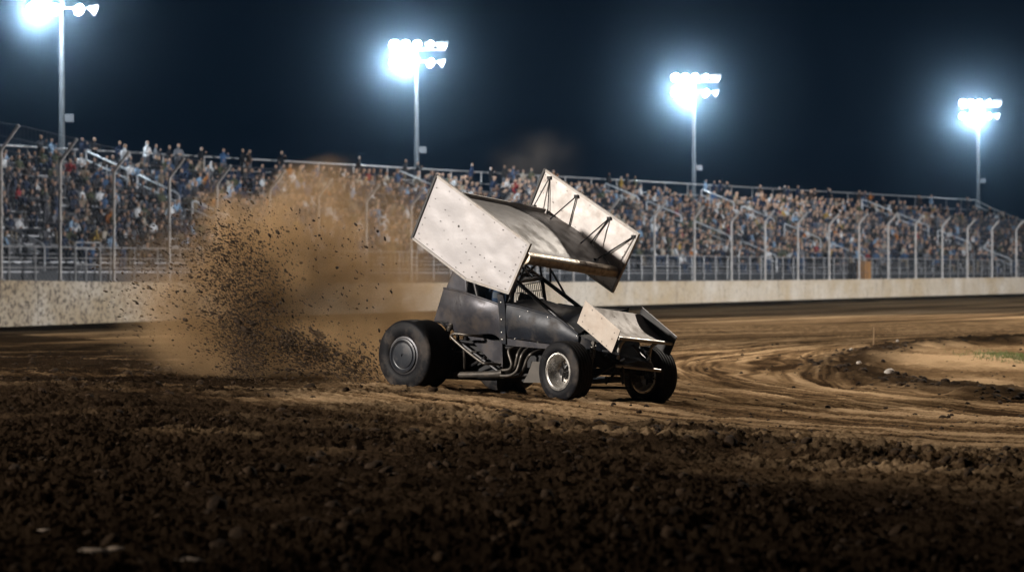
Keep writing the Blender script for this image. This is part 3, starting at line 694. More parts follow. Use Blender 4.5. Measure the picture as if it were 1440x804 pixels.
for k, (px, y, base_y) in enumerate([(87, 8, 1), (586, 84, 1), (976, 127, 1), (1376, 160, 1)]):
    Y = stp(L_at(px, WB+2.2), WB+2.2, 0).y; t = tw if k == 0 else copy_tree(tw); ts = ((HOR-y)/FPX*Y+HCAM-.16)/14.6
    t.location = ((px-720)/FPX*Y, Y, 0.16); t.rotation_euler = (0, 0, math.atan2(.18, .98)); t.scale = (ts, ts, ts)
    tag(t, ['floodlight tower at the left, its lamps cut off by the top edge', 'floodlight tower rising behind the sprint car wing', 'floodlight tower between the car and the right-hand tower', 'lowest floodlight tower at the right end of the grandstand'][k], 'light tower', 'floodlight towers behind the grandstand')
    TP = t.location.copy()
    pt_light(TP+Vector((-.9, -2.6, 14.2*ts)), 9500, (.74, .88, 1.), .35)
# ------------------------------------------------------------------ sprint car
YAW = R(-40); CO = Vector((.166, 32.3, 0)); CX = (math.cos(YAW), math.sin(YAW)); CL = (-math.sin(YAW), math.cos(YAW))
def P(px, py, y):
    a = (px-720)/FPX; x = (a*(CO.y+CL[1]*y)-CO.x-CL[0]*y)/(CX[0]-CX[1]*a); Y = CO.y+CX[1]*x+CL[1]*y
    return Vector((x, y, HCAM+(HOR-py)/FPX*Y))
car = empty('sprint_car', CO, YAW); tag(car, 'dark winged sprint race car with bare aluminium wings sliding sideways through the dirt', 'race car')
def wheel(c, r, w, rim_r, steer, ribs, cover, camber=0.):
    """outer face is the -y side"""
    wh = empty('wheel', c, steer, car); wh.rotation_euler = (camber, 0, steer)
    h = w/2; prof = [(rim_r, -h*.80), (rim_r+.012, -h*.93), (rim_r+.03, -h*.99)]
    # bulging sidewall
    for t in np.linspace(0, 1, 7)[1:]: prof.append((rim_r+.03+(r-.045-rim_r-.03)*t, -h*(1.0+.05*math.sin(math.pi*t))))
    prof += [(r-.025, -h*.985), (r-.010, -h*.93), (r-.002, -h*.86)]; nsw = len(prof)
    edges = np.linspace(-h*.80, h*.80, ribs*4+1)
    for k, e in enumerate(edges): prof.append((r+.006*(1-(e/h)**2)-(.010 if k % 4 == 3 else 0), e))
    prof += [(r-.002, h*.86), (r-.02, h*.95), (r-.06, h*1.02), (rim_r+.03, h*.98), (rim_r, h*.8)]
    mb = MB(); mb.lathe(prof, 72, mis=[1 if k < nsw-1 else 0 for k in range(len(prof)-1)]); mb.build('tyre', [M['rubber'], M['sidewall']], wh)
    mb = MB(); mb.lathe([(rim_r+.004, -h*.86), (rim_r+.012, -h*.95), (rim_r-.006, -h*.97), (rim_r-.02, -h*.9), (rim_r-.028, -h*.3), (rim_r-.05, h*.15), (rim_r-.07, h*.25), (.09, h*.2), (.07, -h*.05), (.0, -h*.05)], 56); mb.build('rim', M['darkrim'] if w > .3 else M['chrome'], wh)
    if cover:
        mb = MB(); mb.lathe([(rim_r-.008, -h*.90), (rim_r-.012, -h*1.04), (rim_r-.03, -h*1.06), (rim_r-.04, -h*1.0), (rim_r-.055, -h*.98), (rim_r-.062, -h*1.03), (.1, -h*1.06), (.018, -h*1.06), (.016, -h*1.0), (0, -h*1.0)], 56); 
        mb.build('mud_cover', M['cover'], wh)
    else:
        mb = MB(); mb.lathe([(0, -h*.55), (.035, -h*.55), (.045, -h*.4), (.05, h*.1)], 20)
        for k in range(6):
            a = 2*math.pi*k/6; mb.tube([(.035*math.cos(a), -h*.25, .035*math.sin(a)), ((rim_r-.07)*math.cos(a), h*.05, (rim_r-.07)*math.sin(a))], [.016, .012], 6)
            mb.tube([(.075*math.cos(a+.5), -h*.15, .075*math.sin(a+.5)), (.075*math.cos(a+.5), h*.2, .075*math.sin(a+.5))], .012, 6)
        mb.build('hub', M['black'], wh)
    return wh
FRc, RRc, FLc, RLc = (1.1, -.65, .318), (-1.1, -.655, .458), (1.1, .87, .238), (-1.1, .97, .395)
wheel(FRc, .33, .25, .195, R(-10), 5, False); wheel(RRc, .40, .44, .205, 0, 1, True)
fl = wheel(FLc, .328, .25, .195, R(-8), 5, False); wheel(RLc, .40, .36, .205, 0, 1, False)
# --- top wing
YN, YF = -.82, .98
near = [P(614, 245, YN), P(747, 343, YN), P(716.5, 414, YN), P(655.5, 394, YN), P(579, 335, YN)]
ftr, ftf = P(766, 237, YF), P(899.6, 329, YF); fbf = P(862, 411.7, YF)
def shift(p): return Vector((p.x, YF, p.z))+(ftr-Vector((near[0].x, YF, near[0].z)))
far = [ftr, ftf, fbf, P(826, 386, YF), shift(near[4])]
def board(name, poly, face_mat, outward, parent, inner_mat=None, rivets=True, seed=1, trim=.035):
    """end board: sheet with folded trim along its edges, rivets on the faces; poly lies in a plane y = const"""
    mb = MB(); y = poly[0].y; t = .012
    ang = sum(((b.x-a.x)*(b.z+a.z)) for a, b in zip(poly, poly[1:]+poly[:1]))
    c = sum(poly, Vector())/len(poly)
    # slightly dented sheet: triangulated fan of a grid inside the polygon
    def pt(u, v):   # u along the board, v from top edge to bottom chain
        top = poly[0].lerp(poly[1], u)
        ch = [poly[4], poly[3], poly[2]]; l = [(ch[1]-ch[0]).length, (ch[2]-ch[1]).length]; s = u*(l[0]+l[1])
        bot = ch[0].lerp(ch[1], s/l[0]) if s < l[0] else ch[1].lerp(ch[2], (s-l[0])/l[1])
        return top.lerp(bot, v)
    nu, nv = 44, 24
    for side in (1, -1):
        rows = []
        for j in range(nv+1):
            row = []
            for i in range(nu+1):
                p = pt(i/nu, j/nv); e = min(1, 6*min(i/nu, 1-i/nu, j/nv, 1-j/nv))
                d = float(fbm(np.array([p.x*2.3+seed]), np.array([p.z*2.6+seed*3]), 3, seed)[0])*.012*e
                row.append(p+Vector((0, side*outward*(-t/2)+d, 0)))
            rows.append(row)
        mb.grid(rows, 0 if side < 0 else (3 if inner_mat else 0))
    rim = [poly[k] for k in range(5)]
    for k in range(5):
        a, b = rim[k], rim[(k+1) % 5]; d = (b-a).normalized(); inn = Vector((-d.z, 0, d.x))
        if (c-a).dot(inn) < 0: inn = -inn
        q = [a, b, b+inn*trim*.75-d*trim*.0, a+inn*trim*.75]
        yy = .016+.0015*k; mb.prism([v+Vector((0, -yy, 0)) for v in q], (0, 2*yy, 0), 1 if k != 4 else 4)
    if rivets:
        rg = random.Random(seed)
        for u0, v0, u1, v1, n in ((.08, .30, .95, .72, 17), (.05, .08, .97, .06, 9), (.06, .93, .97, .93, 12), (.95, .12, .95, .9, 8), (.05, .15, .05, .9, 6), (.45, .62, .70, .90, 6), (.2, .55, .5, .85, 6)):
            for k in range(n):
                f = (k+rg.uniform(-.15, .15))/(n-1); u = u0+(u1-u0)*f; v = v0+(v1-v0)*f+rg.uniform(-.02, .02)
                if rg.random() < .12: continue
                p = pt(min(max(u, .03), .97), min(max(v, .05), .95))
                for side in (1, -1): mb.dot(p+Vector((0, side*(t/2+.0075), 0)), (0, side, 0), rg.choice((.005, .006, .007)), 2, 8)
        p = pt(.36, .42); mb.dot(p+Vector((0, outward*(t/2+.009), 0)), (0, outward, 0), .013, 2, 10)
    return mb.build(name, [face_mat, M['trim'], M['rivet'], inner_mat or face_mat, M['darktrim']], parent)
tw_ = empty('top_wing', (0, 0, 0), 0, car)
board('end_board', near, M['panel'], -1, tw_, seed=3); board('end_board', far, M['panel'], 1, tw_, M['inner'], seed=8)
nr, nf, fr, ff = P(630, 272, YN+.02), P(741, 361, YN+.02), P(766, 299, YF-.02), P(866, 381, YF-.02)
mb = MB(); rows = []
up = (nf-nr).cross(fr-nr).normalized(); up = up if up.z > 0 else -up
NV = 14
for i in range(NV+1):
    v = i/NV; rows.append([nr.lerp(nf, v).lerp(fr.lerp(ff, v), j/16)+up*(.10*math.sin(math.pi*min(1, v*1.0))**1.0*(1-v*.35)-.0) for j in range(17)])
rows[-1] = [p+up*.045 for p in rows[-1]]
mb.grid(rows, 0, True, up*-.02)
a, b = rows[0][0], rows[0][-1]; d_ = (b-a); mb.prism([a+up*.0, b+up*.0, b+up*.045, a+up*.045], (nf-nr).normalized()*-.015, 1)
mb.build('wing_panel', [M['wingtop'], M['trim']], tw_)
fw = (nf-nr).normalized()
mb = MB(); mb.tube([nf+fw*-.02-up*.025, ff+fw*-.02-up*.025], .070, 24); mb.build('leading_edge', M['roll'], tw_)
mb = MB()   # underside box with ribs
for j in (2, 8, 14):
    for i in range(1, NV-1): mb.tube([rows[i][j]-up*.05, rows[i+1][j]-up*.05], .02, 6)
mb.build('wing_rib', M['darktrim'], tw_)
def plane_pt(px, py):
    a = P(px, py, -3.); b = P(px, py, 3.); n = up; d = b-a; t = (nr-a).dot(n)/d.dot(n); return a+d*t
for (tx, ty), (ax, ay), (bx, by_) in [((772.5, 250), (750, 291), (786, 306)), ((810.5, 276), (768, 313), (816, 328)), ((856.7, 307), (811, 347), (862, 352)), ((891, 332.5), (837, 366), (884, 366))]:
    mb = MB(); tp = P(tx, ty, YF-.02); mb.tube([tp, plane_pt(ax, ay)], .0085, 6); q = plane_pt(bx, by_); q.y = min(q.y, YF-.03); mb.tube([tp, q], .007, 6)
    mb.box(tp, (.05, .03, .035)); mb.box(plane_pt(ax, ay)+up*.01, (.05, .05, .03)); mb.build('strut', M['black'], tw_)
# --- nose wing
YA, YB = -.40, .60
nn = [P(824, 422.5, YA), P(873, 464.5, YA), P(860.5, 496, YA), P(836, 474, YA), P(812, 454, YA)]
nfp = [P(903, 431.5, YB), P(952, 473.5, YB), P(941, 501, YB), P(912, 478, YB), P(892, 462, YB)]
nw = empty('nose_wing', (0, 0, 0), 0, car)
def plate(name, poly, m1, m2, outward):
    mb = MB(); y = poly[0].y; q = [Vector((v.x, y-.006, v.z)) for v in poly]; mb.prism(q, (0, .004, 0), 0 if outward < 0 else 1, 2); mb.prism([v+Vector((0, .0045, 0)) for v in q], (0, .007, 0), 1 if outward < 0 else 0, 2)
    c = sum(q, Vector())/5; rg = random.Random(4)
    for k in range(5):
        a, b = q[k].lerp(c, .22), q[(k+1) % 5].lerp(c, .22)
        for f in (.15, .5): mb.dot(a.lerp(b, f)+Vector((0, -.002 if outward < 0 else .014, 0)), (0, outward, 0), .007, 3)
    return mb.build(name, [m1, m2, M['darktrim'], M['rivet']], nw)
M['noseplate'] = mat('tan_aluminium', (.46, .40, .34), .4, .25, .1, 5., TAN, 4., .45, .003, 9.)
M['nosepan'] = mat('bright_aluminium', (.40, .365, .335), .6, .1, .12, 6., (.18, .135, .09), 6., .6, .002, 12., spec=.2)
plate('end_plate', nn, M['noseplate'], M['darktrim'], -1); plate('end_plate', nfp, M['darktrim'], M['darktrim'], 1)  # far plate gets a dark material that stands in for shade on it
ra, rb = P(833, 431.5, YA+.01), P(901, 442, YB-.01); fa, fb = P(869, 474, YA+.01), P(944, 482, YB-.01)
rows = []
for i in range(13):
    v = i/12; sag = -.05*math.sin(math.pi*v)**1.0*(1-.25*v); rows.append([ra.lerp(fa, v).lerp(rb.lerp(fb, v), j/8)+Vector((-.02*math.sin(math.pi*v), 0, sag)) for j in range(9)])
mb = MB(); mb.grid(rows, 0, True, (0, 0, -.012)); rg = random.Random(5)
for i, j in [(2, 1), (2, 3), (2, 5), (2, 7), (6, 2), (7, 6), (9, 3)]: mb.dot(rows[i][j]+Vector((0, 0, .001)), (.2, 0, 1), .007, 1)
mb.build('wing_panel', [M['nosepan'], M['rivet']], nw)
mb = MB(); mb.tube([fa+Vector((0, 0, -.008)), fb+Vector((0, 0, -.008))], .022, 14); mb.build('leading_edge', M['bright'], nw)
for (x1, y1), (x2, y2), (x3, y3), yy in [((878, 478), (870, 492), (868, 511), -.13), ((919, 484), (913.5, 497), (912.5, 511), .42)]:
    mb = MB(); mb.tube([P(x1+4, y1-1, yy), P(x1, y1, yy), P((x1+x2)/2-1, (y1+y2)/2-1, yy), P(x2, y2, yy), P(x3, y3, yy)], .020, 10); mb.build('wing_bracket', M['bright'], nw)
# --- bodywork
def loft_panel(name, cols, m, thick, ny=10):
    """cols: list of (top px, top y, bottom px, bottom y, lateral top, belly, bottom)"""
    rows = []
    for j in range(ny+1):
        v = j/ny; row = []
        for (tx, ty, bx, by_, l0, l1, l2) in cols:
            lat = l0*(1-v)**2+2*(2*l1-.5*l0-.5*l2)*v*(1-v)+l2*v*v
            row.append(P(tx+(bx-tx)*v, ty+(by_-ty)*v, lat))
        rows.append(row)
    mb = MB(); mb.grid(rows, 0, True, thick); return mb
def densify(cols, n=4):
    out = []; K = len(cols)
    for k in range(K-1):
        for i in range(n):
            t = i/n; p0, p1, p2, p3 = (cols[max(k-1, 0)], cols[k], cols[k+1], cols[min(k+2, K-1)])
            out.append(tuple(.5*((2*b)+(-a+c)*t+(2*a-5*b+4*c-d)*t*t+(-a+3*b-3*c+d)*t**3) for a, b, c, d in zip(p0, p1, p2, p3)))
    out.append(cols[-1]); return out
tail = [P(609, 450, -.31), P(622, 415, -.30), P(636, 379, -.27), P(655, 372, -.27), P(656, 412, -.31), P(656, 452, -.31)]
mb = MB(); n = len(tail); vs = [v.copy() for v in tail]+[Vector((v.x, .21-v.y+.0, v.z)) for v in tail]
mb.add(vs, [tuple(range(n))[::-1], tuple(range(n, 2*n))]+[(k, (k+1) % n, n+(k+1) % n, n+k) for k in range(n)])
mb.build('tail_panel', M['cockpit'], car, bevel=.03)
cols = densify([(624, 405, 610, 451, -.33, -.34, -.33), (640, 408, 633, 462, -.36, -.40, -.36), (652, 411, 645, 470, -.42, -.45, -.37), (668, 416, 668, 470, -.43, -.46, -.36), (688, 423, 692, 469.5, -.42, -.43, -.38), (702, 428, 704, 477, -.41, -.415, -.40)])
mb = loft_panel('cockpit_panel', cols, None, (0, .012, 0), 14)
mb.tube([P(c[0], c[1], c[4]) for c in cols], .013, 8)
mb.build('cockpit_panel', M['cockpit'], car)
# far side cockpit panel and dash
mb = MB(); mb.prism([P(652, 411, -.4)*1, P(702, 427, -.4), P(702, 470, -.4), P(640, 460, -.4)], (0, .01, 0))
for v in range(len(mb.v)): mb.v[v] = (mb.v[v][0], .60 if mb.v[v][1] < -.395 else .61, mb.v[v][2])
mb.build('cockpit_panel', M['body'], car)
mb = MB(); mb.prism([P(699, 413, -.425), P(707, 415, -.425), P(710, 430, -.425), P(711, 484, -.425), P(703, 482, -.425), P(702, 445, -.425)], (0, .02, 0))
for x, y in ((705, 449), (705, 467), (706, 477), (704, 425)): mb.dot(P(x, y, -.428), (0, -1, 0), .008, 1, 8, .006)
mb.build('pillar_plate', [M['body'], M['chrome']], car)
ecols = densify([(709.5, 427, 711, 474.5, -.40, -.42, -.40), (730, 431, 732, 477, -.39, -.425, -.40), (756, 438, 755, 480, -.38, -.42, -.40), (783, 446.5, 780, 484, -.37, -.40, -.38), (800, 459, 798, 484, -.36, -.38, -.37), (813, 470, 813, 484, -.35, -.36, -.35)])
mb = loft_panel('e', ecols, None, (0, .01, 0), 10); mb.tube([P(c[0], c[1], c[4]) for c in ecols], .012, 8)
for x, y in ((731, 444.5), (724, 476), (756, 481), (790, 483.5), (811, 472), (742, 437.5), (770, 446)): mb.dot(P(x, y, -.415), (0, -1, 0), .006, 1, 8, .006)
mb.build('engine_side_panel', [M['body'], M['chrome']], car)
mb = MB(); mb.prism([P(711, 475.5, -.405), P(780, 485, -.385), P(778, 491, -.385), P(711, 485.5, -.405)], (0, .012, 0)); mb.build('sill_panel', M['cockpit'], car)
# hood: between near top edge and the far edge
far_edge = [(755, 424), (766, 424.5), (790, 428.5), (819, 433)]
hr = []
for c in ecols:
    a = P(c[0], c[1], c[4]+.02); xf = a.x
    b = Vector((xf, .58, np.interp(xf, [P(*q, .58).x for q in far_edge], [P(*q, .58).z for q in far_edge])))
    hr.append([a.lerp(b, t)+Vector((0, 0, .035*math.sin(math.pi*t))) for t in np.linspace(0, 1, 9)])
mb = MB(); mb.grid(hr, 0, True, (0, 0, -.01)); mb.tube([r_[-1] for r_ in hr], .013, 8); mb.build('hood', M['body'], car)
mb = MB(); rr_ = [[Vector((r_[-1].x, .58, r_[-1].z)), Vector((r_[-1].x, .60, r_[-1].z*.6+.22)), Vector((r_[-1].x, .58, .5))] for r_ in hr]; mb.grid(rr_, 0, True, (0, -.01, 0)); mb.build('engine_side_panel', M['body'], car)
# cowl in front of the driver
cw = P(709, 427, -.38); mb = MB(); rows = []
for k in range(5):
    v = k/4; rows.append([Vector((cw.x+.02+.26*v, -.34+.9*t, cw.z-.02-.03*v+.07*math.sin(math.pi*t)*(1-v*.6))) for t in np.linspace(0, 1, 11)])
mb.grid(rows, 0, True, (0, 0, -.012)); mb.build('cowl', M['body'], car)
# nose
mb = MB(); q0 = P(812, 471, -.34); q1 = P(846, 497, -.26)
secs = [(q0.x, -.345, .575, q0.z, .40), (q0.x+.22, -.30, .52, (q0.z+q1.z)/2+.02, .36), (q1.x, -.25, .46, q1.z, .34), (q1.x+.22, -.16, .38, q1.z-.12, .34)]
rows = [[Vector((x, y0, zl)), Vector((x, y0-.01, (zt+zl)/2)), Vector((x, y0+.02, zt)), Vector((x, (y0+y1)/2, zt+.04)), Vector((x, y1-.02, zt)), Vector((x, y1, zl)), Vector((x, y0, zl))] for x, y0, y1, zt, zl in secs]
mb.grid(rows, 0, False); mb.add(rows[-1][:-1], [tuple(range(6))]); mb.build('nose', M['body'], car)
# belly pan, lower side panels
mb = MB(); mb.box((.05, .12, .20), (2.3, .80, .05)); mb.box((-.55, .12, .42), (.8, .76, .42)); mb.build('belly_pan', M['deep'], car)
mb = MB(); mb.prism([P(656, 471, -.375), P(706, 481, -.385), P(707, 516, -.385), P(688, 505, -.385)], (0, .01, 0)); mb.build('lower_side_panel', M['cockpit'], car)
mb = MB(); lx = [P(747.5, 508, -.42), P(759, 508.5, -.42), P(761, 529, -.42), P(765, 538, -.42), P(735.5, 537.5, -.42), P(743, 524, -.42)]; mb.prism(lx, (0, .01, 0)); mb.build('brake_guard', M['plate'], car)
# engine
mb = MB(); mb.box((.42, .12, .52), (.62, .50, .40)); mb.box((.42, -.14, .66), (.58, .16, .16), 0, Matrix.Rotation(R(35), 3, 'X')); mb.box((.42, .38, .66), (.58, .16, .16), 0, Matrix.Rotation(R(-35), 3, 'X'))
for k in range(4): mb.tube([(.2+k*.15, .12, .72), (.2+k*.15, .12, .90)], .035, 10)
mb.tube([(.78, .12, .45), (.84, .12, .45)], .12, 16); mb.box((.42, .12, .29), (.5, .3, .1)); mb.build('engine', M['deep'], car, bevel=.01)
# headers
HY = -.47
hp = [[(730, 488, -.30), (722, 488.5, -.42), (716, 491, HY), (715.5, 497, HY-.02), (718.5, 507, HY-.03), (719.5, 513, HY-.03), (716, 519, HY-.03), (705, 520.5, HY-.03)],
      [(740, 489, -.30), (733, 490, -.40), (728.5, 497, HY), (726, 508, HY-.01), (724, 515, HY), (716, 521.5, HY), (703, 523, HY)],
      [(750, 490, -.30), (741, 491, -.42), (734, 499, HY-.03), (730, 512, HY-.04), (726, 522, HY-.05), (717, 527.5, HY-.05), (704, 528, HY-.05)],
      [(768, 491, -.28), (757, 493, -.38), (747, 497.5, HY), (741, 505, HY), (737, 516, HY), (730, 527, HY+.02), (715, 529.5, HY), (703, 529.5, HY)]]
def catmull(pts, n=6):
    return [Vector(v) for v in densify([tuple(p) for p in pts], n)]
for h in hp:
    mb = MB(); mb.tube(catmull([P(*q) for q in h]), .0165, 12); mb.build('header_pipe', M['steel'], car)
mb = MB(); mb.tube([P(708, 524, HY-.02), P(700, 525.5, HY-.02), P(688, 526, HY-.02), P(640, 527, HY)], [.045, .042, .036, .036], 14); mb.build('exhaust_collector', M['steel'], car)
# chassis tubes
def tubes(name, segs, r, m, parent=car, n=8):
    mb = MB()
    for s_ in segs: mb.tube(s_, r, n)
    return mb.build(name, m, parent)
ch = []
for y in (-.33, .55):
    ch += [[Vector((-.95, y, .24)), Vector((1.25, y, .26))], [Vector((-.75, y, .62)), Vector((.0, y, .55)), Vector((.95, y, .60)), Vector((1.45, y*.6+.05, .50))], [Vector((-.1, y, .25)), Vector((-.1, y, 1.02))], [Vector((.95, y, .26)), Vector((.95, y, .6))], [Vector((-.75, y, .24)), Vector((-.1, y, .55))], [Vector((-.75, y, .62)), Vector((-.1, y, .26))], [Vector((1.25, y, .26)), Vector((1.5, y*.5+.05, .45))], [Vector((-.95, y, .24)), Vector((-.75, y, .62)), Vector((-.75, y, 1.05))]]
tubes('chassis', ch, .019, M['black'])
cage = []
for y, pts in ((-.30, [(652, 470), (653, 408), (660, 384)]), (.50, [])):
    pass
hn = P(727, 396, -.30); hf = P(762, 391, .52); bn = P(655, 385, -.28); top_b = Vector((bn.x+.03, .50, bn.z+.02))
fn = P(806, 465, -.33); ff_ = P(818, 434, .54)
cage += [[hn, fn], [hf, ff_], [hn, hf], [Vector((bn.x, -.28, .6)), bn+Vector((.05, 0, .12)), hn], [Vector((bn.x, .5, .6)), top_b+Vector((.05, 0, .1)), hf], [bn+Vector((.05, 0, .12)), top_b+Vector((.05, 0, .1))], [hf, P(766.5, 424, .52)], [hn, P(716, 425, -.33)], [bn+Vector((.05, 0, .12)), hf], [hn+Vector((-.3, .1, .0)), hf+Vector((-.02, 0, -.0))],
         [Vector((bn.x+.06, -.26, bn.z+.1)), P(672, 417, -.33)]]
tubes('roll_cage', cage, .024, M['black'], n=10)
ws = [[P(759, 371, .4), P(762, 391, .5)], [P(774, 374, .6), P(774, 399, .58)], [P(742, 375, -.1), P(762, 391, .5)], [P(752, 374, .1), P(729, 396, -.28)], [P(736, 378, -.3), P(748, 389, .2)], [P(740, 372, -.3), P(731, 394, -.28)], [P(660, 372, -.1), P(664, 392, -.2)], [P(664, 378, .3), P(668, 400, .4)], [P(774, 378, .6), P(800, 423, .55)]]
for s_ in ws: tubes('wing_post', [s_], .013, M['black'], n=8)
# rock screen
mb = MB(); a, b, c_, d_ = P(725, 402, -.24), P(761, 396, .48), P(765, 419, .50), P(726, 423, -.26)
for k in range(15): t = k/14; mb.tube([a.lerp(b, t), d_.lerp(c_, t)], .0045, 5)
for t in (0, .5, 1): mb.tube([a.lerp(d_, t), b.lerp(c_, t)], .006, 5)
mb.build('rock_screen', M['black'], car)
# seat, steering wheel
mb = MB(); sx = P(672, 415, 0).x; mb.box((sx-.1, .12, .78), (.10, .44, .62)); mb.box((sx+.1, .12, .48), (.42, .44, .10)); mb.box((sx-.06, -.07, 1.06), (.16, .05, .2)); mb.box((sx-.06, .31, 1.06), (.16, .05, .2)); mb.build('seat', M['deep'], car, bevel=.02)
mb = MB(); ring = [Vector((sx+.52+.05*math.cos(a), .12+.17*math.sin(a), .92+.16*math.cos(a))) for a in np.linspace(0, 2*math.pi, 25)]; mb.tube(ring, .015, 8, caps=False); mb.tube([ring[6], ring[18]], .012, 6); mb.tube([Vector((sx+.52, .12, .92)), Vector((sx+.8, .12, .8))], .014, 6); mb.build('steering_wheel', M['black'], car)
# nerf bar, front bumper, axles, suspension
nb = catmull([P(678, 473, -.40), P(660, 471, -.58), P(641, 469, -.62), P(635.5, 471, -.62), P(636, 475, -.62), P(655, 492, -.62), P(676, 508, -.62), P(684, 511, -.61), P(704, 512, -.42)], 5)
mb = MB(); mb.tube(nb, .017, 10); mb.tube([P(652.5, 490, -.62), P(653, 502, -.6), P(653.5, 520, -.4)], .015, 8); mb.build('nerf_bar', M['steel'], car)
mb = MB(); mb.tube([P(636, 494, -.36), P(678, 494.5, -.37)], .008, 6); mb.build('radius_rod', M['steel'], car)
mb = MB(); mb.tube([P(866, 514, -.22), P(879, 515, -.12), P(928, 521, .48)], .021, 12); mb.build('front_bumper', M['bright'], car)
fa_ = Vector((1.12, -.52, .33)); fb_ = Vector((1.12, .74, .27))
tubes('front_axle', [[fa_, fb_]], .030, M['black']); tubes('rear_axle', [[Vector((-1.1, -.45, .47)), Vector((-1.1, .8, .42))]], .05, M['black'])
tubes('tie_rod', [[P(827, 544.5, -.5), P(888, 545, .55)], [P(852, 539, -.12), P(876, 511, -.1)], [P(852, 522, -.1), P(884, 523, .3)], [P(852, 531, -.1), P(884, 531, .3)]], .015, M['black'])
tubes('bumper_brace', [[P(868, 511, -.2), Vector((1.25, -.2, .28))], [P(913, 511, .42), Vector((1.25, .45, .28))], [P(868, 511, -.2), Vector((1.2, -.2, .5))], [P(913, 511, .42), Vector((1.2, .45, .5))], [P(852, 500, -.24), P(884, 541, .1)], [P(890, 485, .2), P(910, 512, .4)], [P(876, 512, -.1), P(876, 540, -.1)], [P(884, 512, .3), P(887, 545, .4)]], .016, M['black'])
for a, b in ((P(835, 482, -.40), P(831, 513, -.46)), (P(890.5, 515, .42), P(891, 540, .50)), (P(637, 452, -.36), P(628, 470, -.42))):
    mb = MB(); mb.tube([a, b], .013, 8); m_ = a.lerp(b, .15); 
    coil = [a.lerp(b, .12+.6*t)+Vector((.032*math.cos(t*44), .032*math.sin(t*44), 0)) for t in np.linspace(0, 1, 90)]; mb.tube(coil, .006, 5); mb.tube([a+Vector((0, -.02, 0)), a+Vector((0, .02, 0))], .022, 8)
    mb.tube([a.lerp(b, .75), b], .022, 8); mb.build('shock_absorber', M['steel'], car)
for a, b in ((P(620, 452, -.36), P(632, 466, -.4)), (P(634, 452, -.36), P(630, 478, -.40)), (P(612, 452, -.36), P(634, 453, -.36))):
    mb = MB(); mb.tube([a, b], .014, 8); mb.build('rear_link', M['black'], car)
# driver, sitting inside: a thing of its own
J, E, hd, ha, hip = pose('seat', 100)
dm = skin_person(J, E, 0, 1); dm.materials.append(M['suit'])
drv = bpy.data.objects.new('person', dm); COL.objects.link(drv)
cm = Matrix.Translation(CO)@Matrix.Rotation(YAW, 4, 'Z'); drv.matrix_world = cm@Matrix.Translation((sx+.06, .12, -.02))
drv.scale = (.9, .9, .92); tag(drv, 'driver in a dark suit and helmet sitting in the cockpit of the race car', 'person')
mb = MB(); mb.lathe([(.001, .16), (.07, .145), (.115, .10), (.135, .03), (.135, -.04), (.12, -.10), (.10, -.13)], 24, axis='z'); mb.grid([[(.13*math.cos(a)*1.03, .14*math.sin(a), z) for a in np.linspace(-1.1, 1.1, 9)] for z in (.055, .02, -.02)], 1, True)
mb.build('helmet', [M['helmet'], M['visor']], drv, loc=(hd[0], hd[1], hd[2]+.05))
# ------------------------------------------------------------------ flying dirt
M['flying'] = mat('flung_earth', (.040, .026, .016), .95, 0, .4, 9., spec=.2)
def fly():
    pts, sz = [], []
    def add(px, py, Y, s):
        p = pix(px, py, Y); g = float(ground_base(p.x, p.y))
        if p.z > g+.01: pts.append(p[:]); sz.append(s)
    for _ in range(6800):      # curtain thrown up by the rear wheel
        t = random.random()
        if t < .42: px = random.gauss(338+26*random.random(), 34); py = random.gauss(430, 66); s = math.exp(random.gauss(math.log(.0062), .45))
        elif t < .62: px = random.gauss(250, 55); py = random.gauss(385, 60); s = math.exp(random.gauss(math.log(.0062), .5))
        elif t < .84: u = random.random(); px = 535-210*u+random.gauss(0, 22); py = 540-150*u**1.6+random.gauss(0, 8+30*u); s = math.exp(random.gauss(math.log(.0062), .5))
        elif t < .95: px = random.uniform(150, 520); py = random.uniform(290, 530); s = math.exp(random.gauss(math.log(.0055), .4))
        else: px = random.uniform(190, 560); py = random.gauss(400, 70); s = math.exp(random.gauss(math.log(.010), .4))
        if py < 262+abs(px-330)*.25: continue
        add(px, py, random.uniform(32.6, 34.8), min(s, .032))
    for _ in range(9000):
        u = random.random(); px = 352-30*u+random.gauss(0, 17+16*u); py = 530-190*u+random.gauss(0, 26); add(px, py, random.uniform(32.6, 34.4), min(.02, math.exp(random.gauss(math.log(.0055), .45))))
    for px, py, s in [(345, 463, .05), (335, 452, .04), (356, 455, .035), (300, 440, .03), (447, 470, .045), (437, 462, .03), (325, 440, .03), (372, 425, .03), (405, 520, .04), (460, 525, .035), (322, 284, .022), (303, 322, .022), (341, 321, .02), (380, 350, .02), (353, 303, .018), (379, 331, .02), (412, 342, .016)]: add(px, py, 33.2, s)
    for cx, cy, w, n in ((408, 478, 10, 420), (452, 492, 11, 500), (500, 520, 20, 900), (425, 500, 18, 500)):
        for _ in range(n): add(random.gauss(cx, w), random.gauss(cy, w*.9), random.uniform(32.8, 33.8), math.exp(random.gauss(math.log(.009), .4)))
    o = scatter('flying_dirt', np.array(pts), np.array(sz), VAR0, M['flying'], (.5, 1.1), np.array([-.6, 32.4, -.6])); tag(o, 'spray of dark earth flung into the air behind the rear wheel', kind='stuff')
fly()
